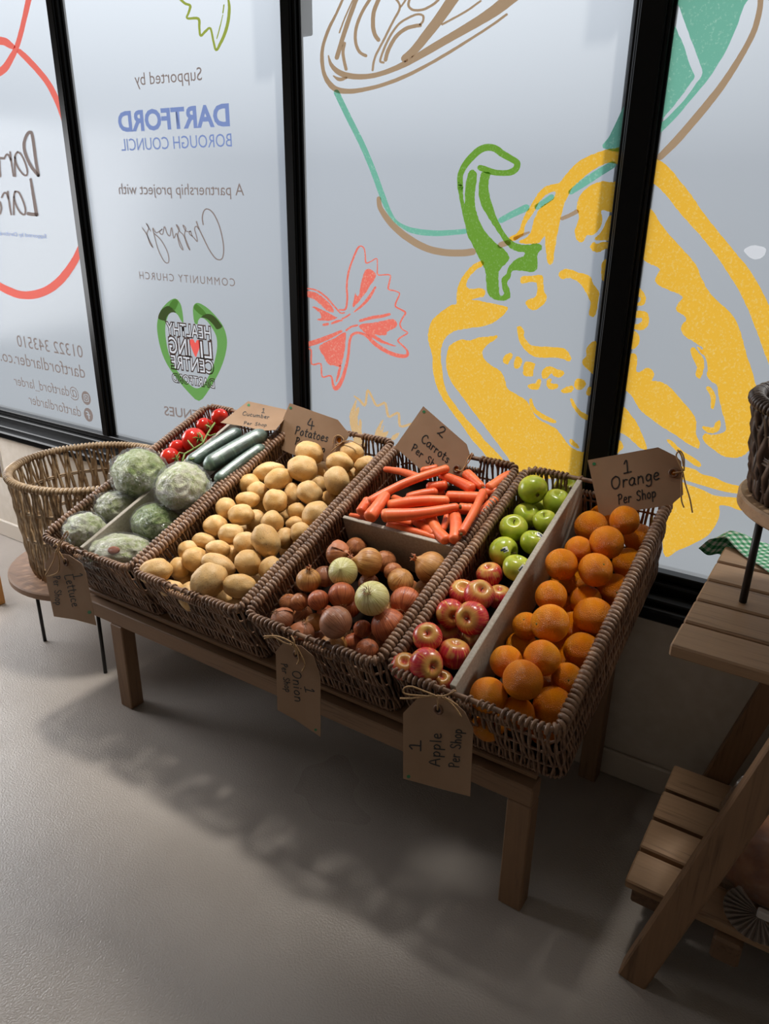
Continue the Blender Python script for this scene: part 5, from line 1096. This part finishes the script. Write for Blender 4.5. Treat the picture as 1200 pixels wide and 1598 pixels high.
def paper_tag(label, outline, p0, n, eye, lines, dots, strings=(), thick=.0012, bow=None):
    n = n.normalized(); n = n if n.dot(CF) < 0 else -n
    P = [on_plane(u, v, p0, n) for u, v in outline]; c = sum(P, Vector())/len(P)
    r = empty('paper_tag', c); tag(r, label, 'tag', 'brown paper tags')
    bm = bmesh.new(); fr = [bm.verts.new(p-c) for p in P]; bk = [bm.verts.new(p-c-n*thick) for p in P]; m_ = len(P)
    bm.faces.new(fr); bm.faces.new(bk[::-1])
    for i in range(m_): bm.faces.new((fr[i], bk[i], bk[(i+1) % m_], fr[(i+1) % m_]))
    bmesh.ops.recalc_face_normals(bm, faces=bm.faces); b = MB(); b.bm(bm); flat(b, 'card', M['kraft'], r)
    a = Art(PX, plane=(p0, n), lift=.0006)
    for L_ in lines: write(a, *L_)
    def local(o): o.parent = r; o.matrix_parent_inverse = Matrix.Translation(-c); return o
    local(flat(a.b, 'handwriting', M['pen']))
    for (du, dv, dr) in dots:
        a = Art(PX, plane=(p0, n), lift=.0008); a.fill([(du+dr*math.cos(t*PI/4), dv+dr*.9*math.sin(t*PI/4)) for t in range(8)], 2, 0); local(flat(a.b, 'green_dot', M['dot']))
    if eye:
        E = on_plane(*eye[:2], p0, n); x = n.orthogonal().normalized(); y = n.cross(x); R = eye[2]*(E-CAM).dot(CF)/FPX
        b = MB(); b.tube([E+n*.0012+(x*math.cos(q)+y*math.sin(q))*R for q in np.linspace(0, 2*PI, 20, endpoint=False)], R*.34, 6, True); local(b.build('eyelet', M['eyelet']))
        a = Art(PX, plane=(p0, n), lift=.0009); a.fill([(eye[0]+eye[2]*.62*math.cos(t*PI/4), eye[1]+eye[2]*.62*math.sin(t*PI/4)) for t in range(8)], 2, 0); local(flat(a.b, 'eyelet_hole', M['pen'] if len(eye) < 4 else M['ink_yellow']))
    if strings:
        b = MB()
        for s in strings:
            q = [on_plane(x[0], x[1], p0, n)+n*(x[2] if len(x) > 2 else .006) for x in s]; q = catmull(q, False, 6); b.tube(q, .0019, 5)
        local(b.build('twine', M['twine']))
    return r
up = Vector((0, 0, 1)); front = Vector((0, -1, .12)); YT = CY0-.010
pf = lambda dy=0: Vector((0, YT-dy, CZ0))
paper_tag('brown paper tag reading 1 Lettuce Per Shop on the left crate', [(71,880),(82,862),(107,866),(128,880),(134,895),(150,976),(117,967),(84,962),(73,910)], pf(.004), front, (103,877,5),
  [('1',113.5,895.5,3.5,14.5,14,-2.5,1.5),('Lettuce',101,898,3.2,13.6,12.5,-2,1.4),('Per Shop',83,900,.9,10.2,10.5,-1.6,1.3)], [(139.5,955.5,3.0)],
  [[(94,855,.012),(90,872,.012),(80,890,.010),(76,897,.010),(84,897,.010),(96,890,.010),(98,870,.012),(94,856,.012)],[(94,858,.012),(105,845,.02),(120,832,.03),(119,826,.03),(104,842,.02),(95,856,.012)],[(96,856,.012),(100,866,.008),(103,877,.003)],[(88,852,.01),(94,847,.012),(99,856,.014),(94,864,.01)]])
paper_tag('brown paper tag reading 1 Onion Per Shop on the onion crate', [(430,1017),(442,1003),(470,1008),(489,1024),(500,1058),(500,1150),(462,1124),(433,1108)], pf(.004), front, (463,1021,5),
  [('1',475,1071,3.4,15,14,3.5,1.5),('Onion',456,1046,1.6,17.5,13.5,2.5,1.6),('Per Shop',438.5,1035,1.6,10.2,9.5,1.6,1.3)], [(492.5,1139,2.2)],
  [[(418,994,.012),(432,992,.012),(450,1000,.014),(462,1004,.014)],[(418,990,.014),(440,990,.014),(462,1000,.014),(470,1012,.010),(478,1035,.006),(474,1046,.006)],[(462,1002,.012),(464,1010,.008),(463,1021,.003)],[(460,990,.012),(466,997,.016),(464,1006,.014),(458,1002,.012)],[(464,1004,.012),(470,1025,.008),(466,1035,.006)]])
paper_tag('brown paper tag reading 1 Apple Per Shop, nearest on the front rim', [(629,1113),(654,1087),(702,1090),(725,1111),(738.5,1137),(733.5,1243),(680,1229),(629,1215)], pf(.004), front, (684,1107,6.5),
  [('1',656.5,1173,.0,-28,-17,-1,2.2),('Apple',686,1196,1.0,-19,-17,-1.2,2.0),('Per Shop',716,1198,1.2,-13.6,-16,-1.2,1.9)], [(637.5,1212,3)],
  [[(690,1082,.02),(668,1080,.02),(640,1077,.02),(639,1068,.022),(650,1065,.022),(668,1072,.02),(686,1079,.02)],[(632,1084,.02),(650,1084,.02),(680,1080,.02),(700,1080,.02),(718,1072,.02)],[(690,1079,.02),(705,1090,.014),(715,1103,.010),(722,1117,.006)],[(688,1080,.018),(687,1092,.010),(684,1107,.003)],[(700,1082,.02),(712,1092,.014),(718,1098,.01)]])
pc = on_plane(395, 655, Vector((0, CY0, CZ0))+NV*.042, NV)
paper_tag('brown paper tag reading 1 Cucumber Per Shop, lying on the cucumbers', [(387,626),(446,639),(452,643),(430,671),(408,672),(385,666),(344,659.5)], pc, (NV+Vector((.0, -.25, .35))), None,
  [('1',408,643.5,7.5,1.2,1.6,-6.5,1.1),('Cucumber',378,647.5,8.8,1.3,1.6,-5.6,.95),('Per Shop',380,662,8.2,.8,1.4,-4.6,.9)], [(388,632,2.2)])
pb = crate_pt(0, CL-.075, .02, CRATES['B'])
paper_tag('brown paper tag reading 4 Potatoes Per Shop behind the potatoes', [(452,629),(527,655),(545.5,678),(530,705),(515,722),(470,715),(424,695)], pb, Vector((0, -1, .35)), (530,687,6,1),
  [('4',478,668,18,5.5,2.5,-16,1.7),('Potatoes',460,677,12,3.0,3.0,-12,1.6),('Per Shop',460,693,10.5,3.2,3,-11,1.6)], [(453.5,636.5,2.2)],
  [[(521,692),(524,682),(532,680),(538,686),(534,692),(526,694)],[(536,690),(548,688),(558,692),(566,697)],[(534,692),(524,700),(518,706)]])
pcx = crate_pt(0, CL-.085, .02, CRATES['C'])
paper_tag('brown paper tag reading 2 Carrots Per Shop, tilted behind the carrots', [(660.5,634),(728,693),(732.5,707),(720,745),(700,750),(661,737),(616,697.5)], pcx, Vector((0, -1, .35)), (713,732,5,1),
  [('2',681,676,15,11,7,-12.5,1.8),('Carrots',656.5,688,11.2,9.6,6,-11.5,1.7),('Per Shop',641.5,702,10.5,8.6,5,-10,1.6)], [(661.5,642.5,2.4)],
  [[(714,733),(722,735),(727,728),(732,715),(738,707)],[(716,735),(724,736),(728,748),(722,752)],[(722,735),(732,722),(740,708)]])
po = crate_pt(0, CL-.060, .03, CRATES['D'])
paper_tag('brown paper tag reading 1 Orange Per Shop at the back right', [(917,718),(1027,698),(1055,712),(1063,720),(1066,772),(1047,788),(990,797),(936,806)], po, Vector((0, -1, .30)), (1051,738,6,1),
  [('1',973,739,20,-5,-1.5,-19,2.2),('Orange',954,764,21.5,-4.6,-1,-19,2.2),('Per Shop',965,787,13.4,-2.6,-1,-15,1.9)], [(927,724,2.8)],
  [[(1051,738),(1060,737),(1066,735),(1060,722),(1056,710),(1062,704),(1068,715),(1068,735)],[(1066,736),(1070,755),(1077,778),(1081,800)],[(1066,737),(1064,755),(1064,780),(1068,792)],[(1058,702),(1064,712),(1067,728)]])
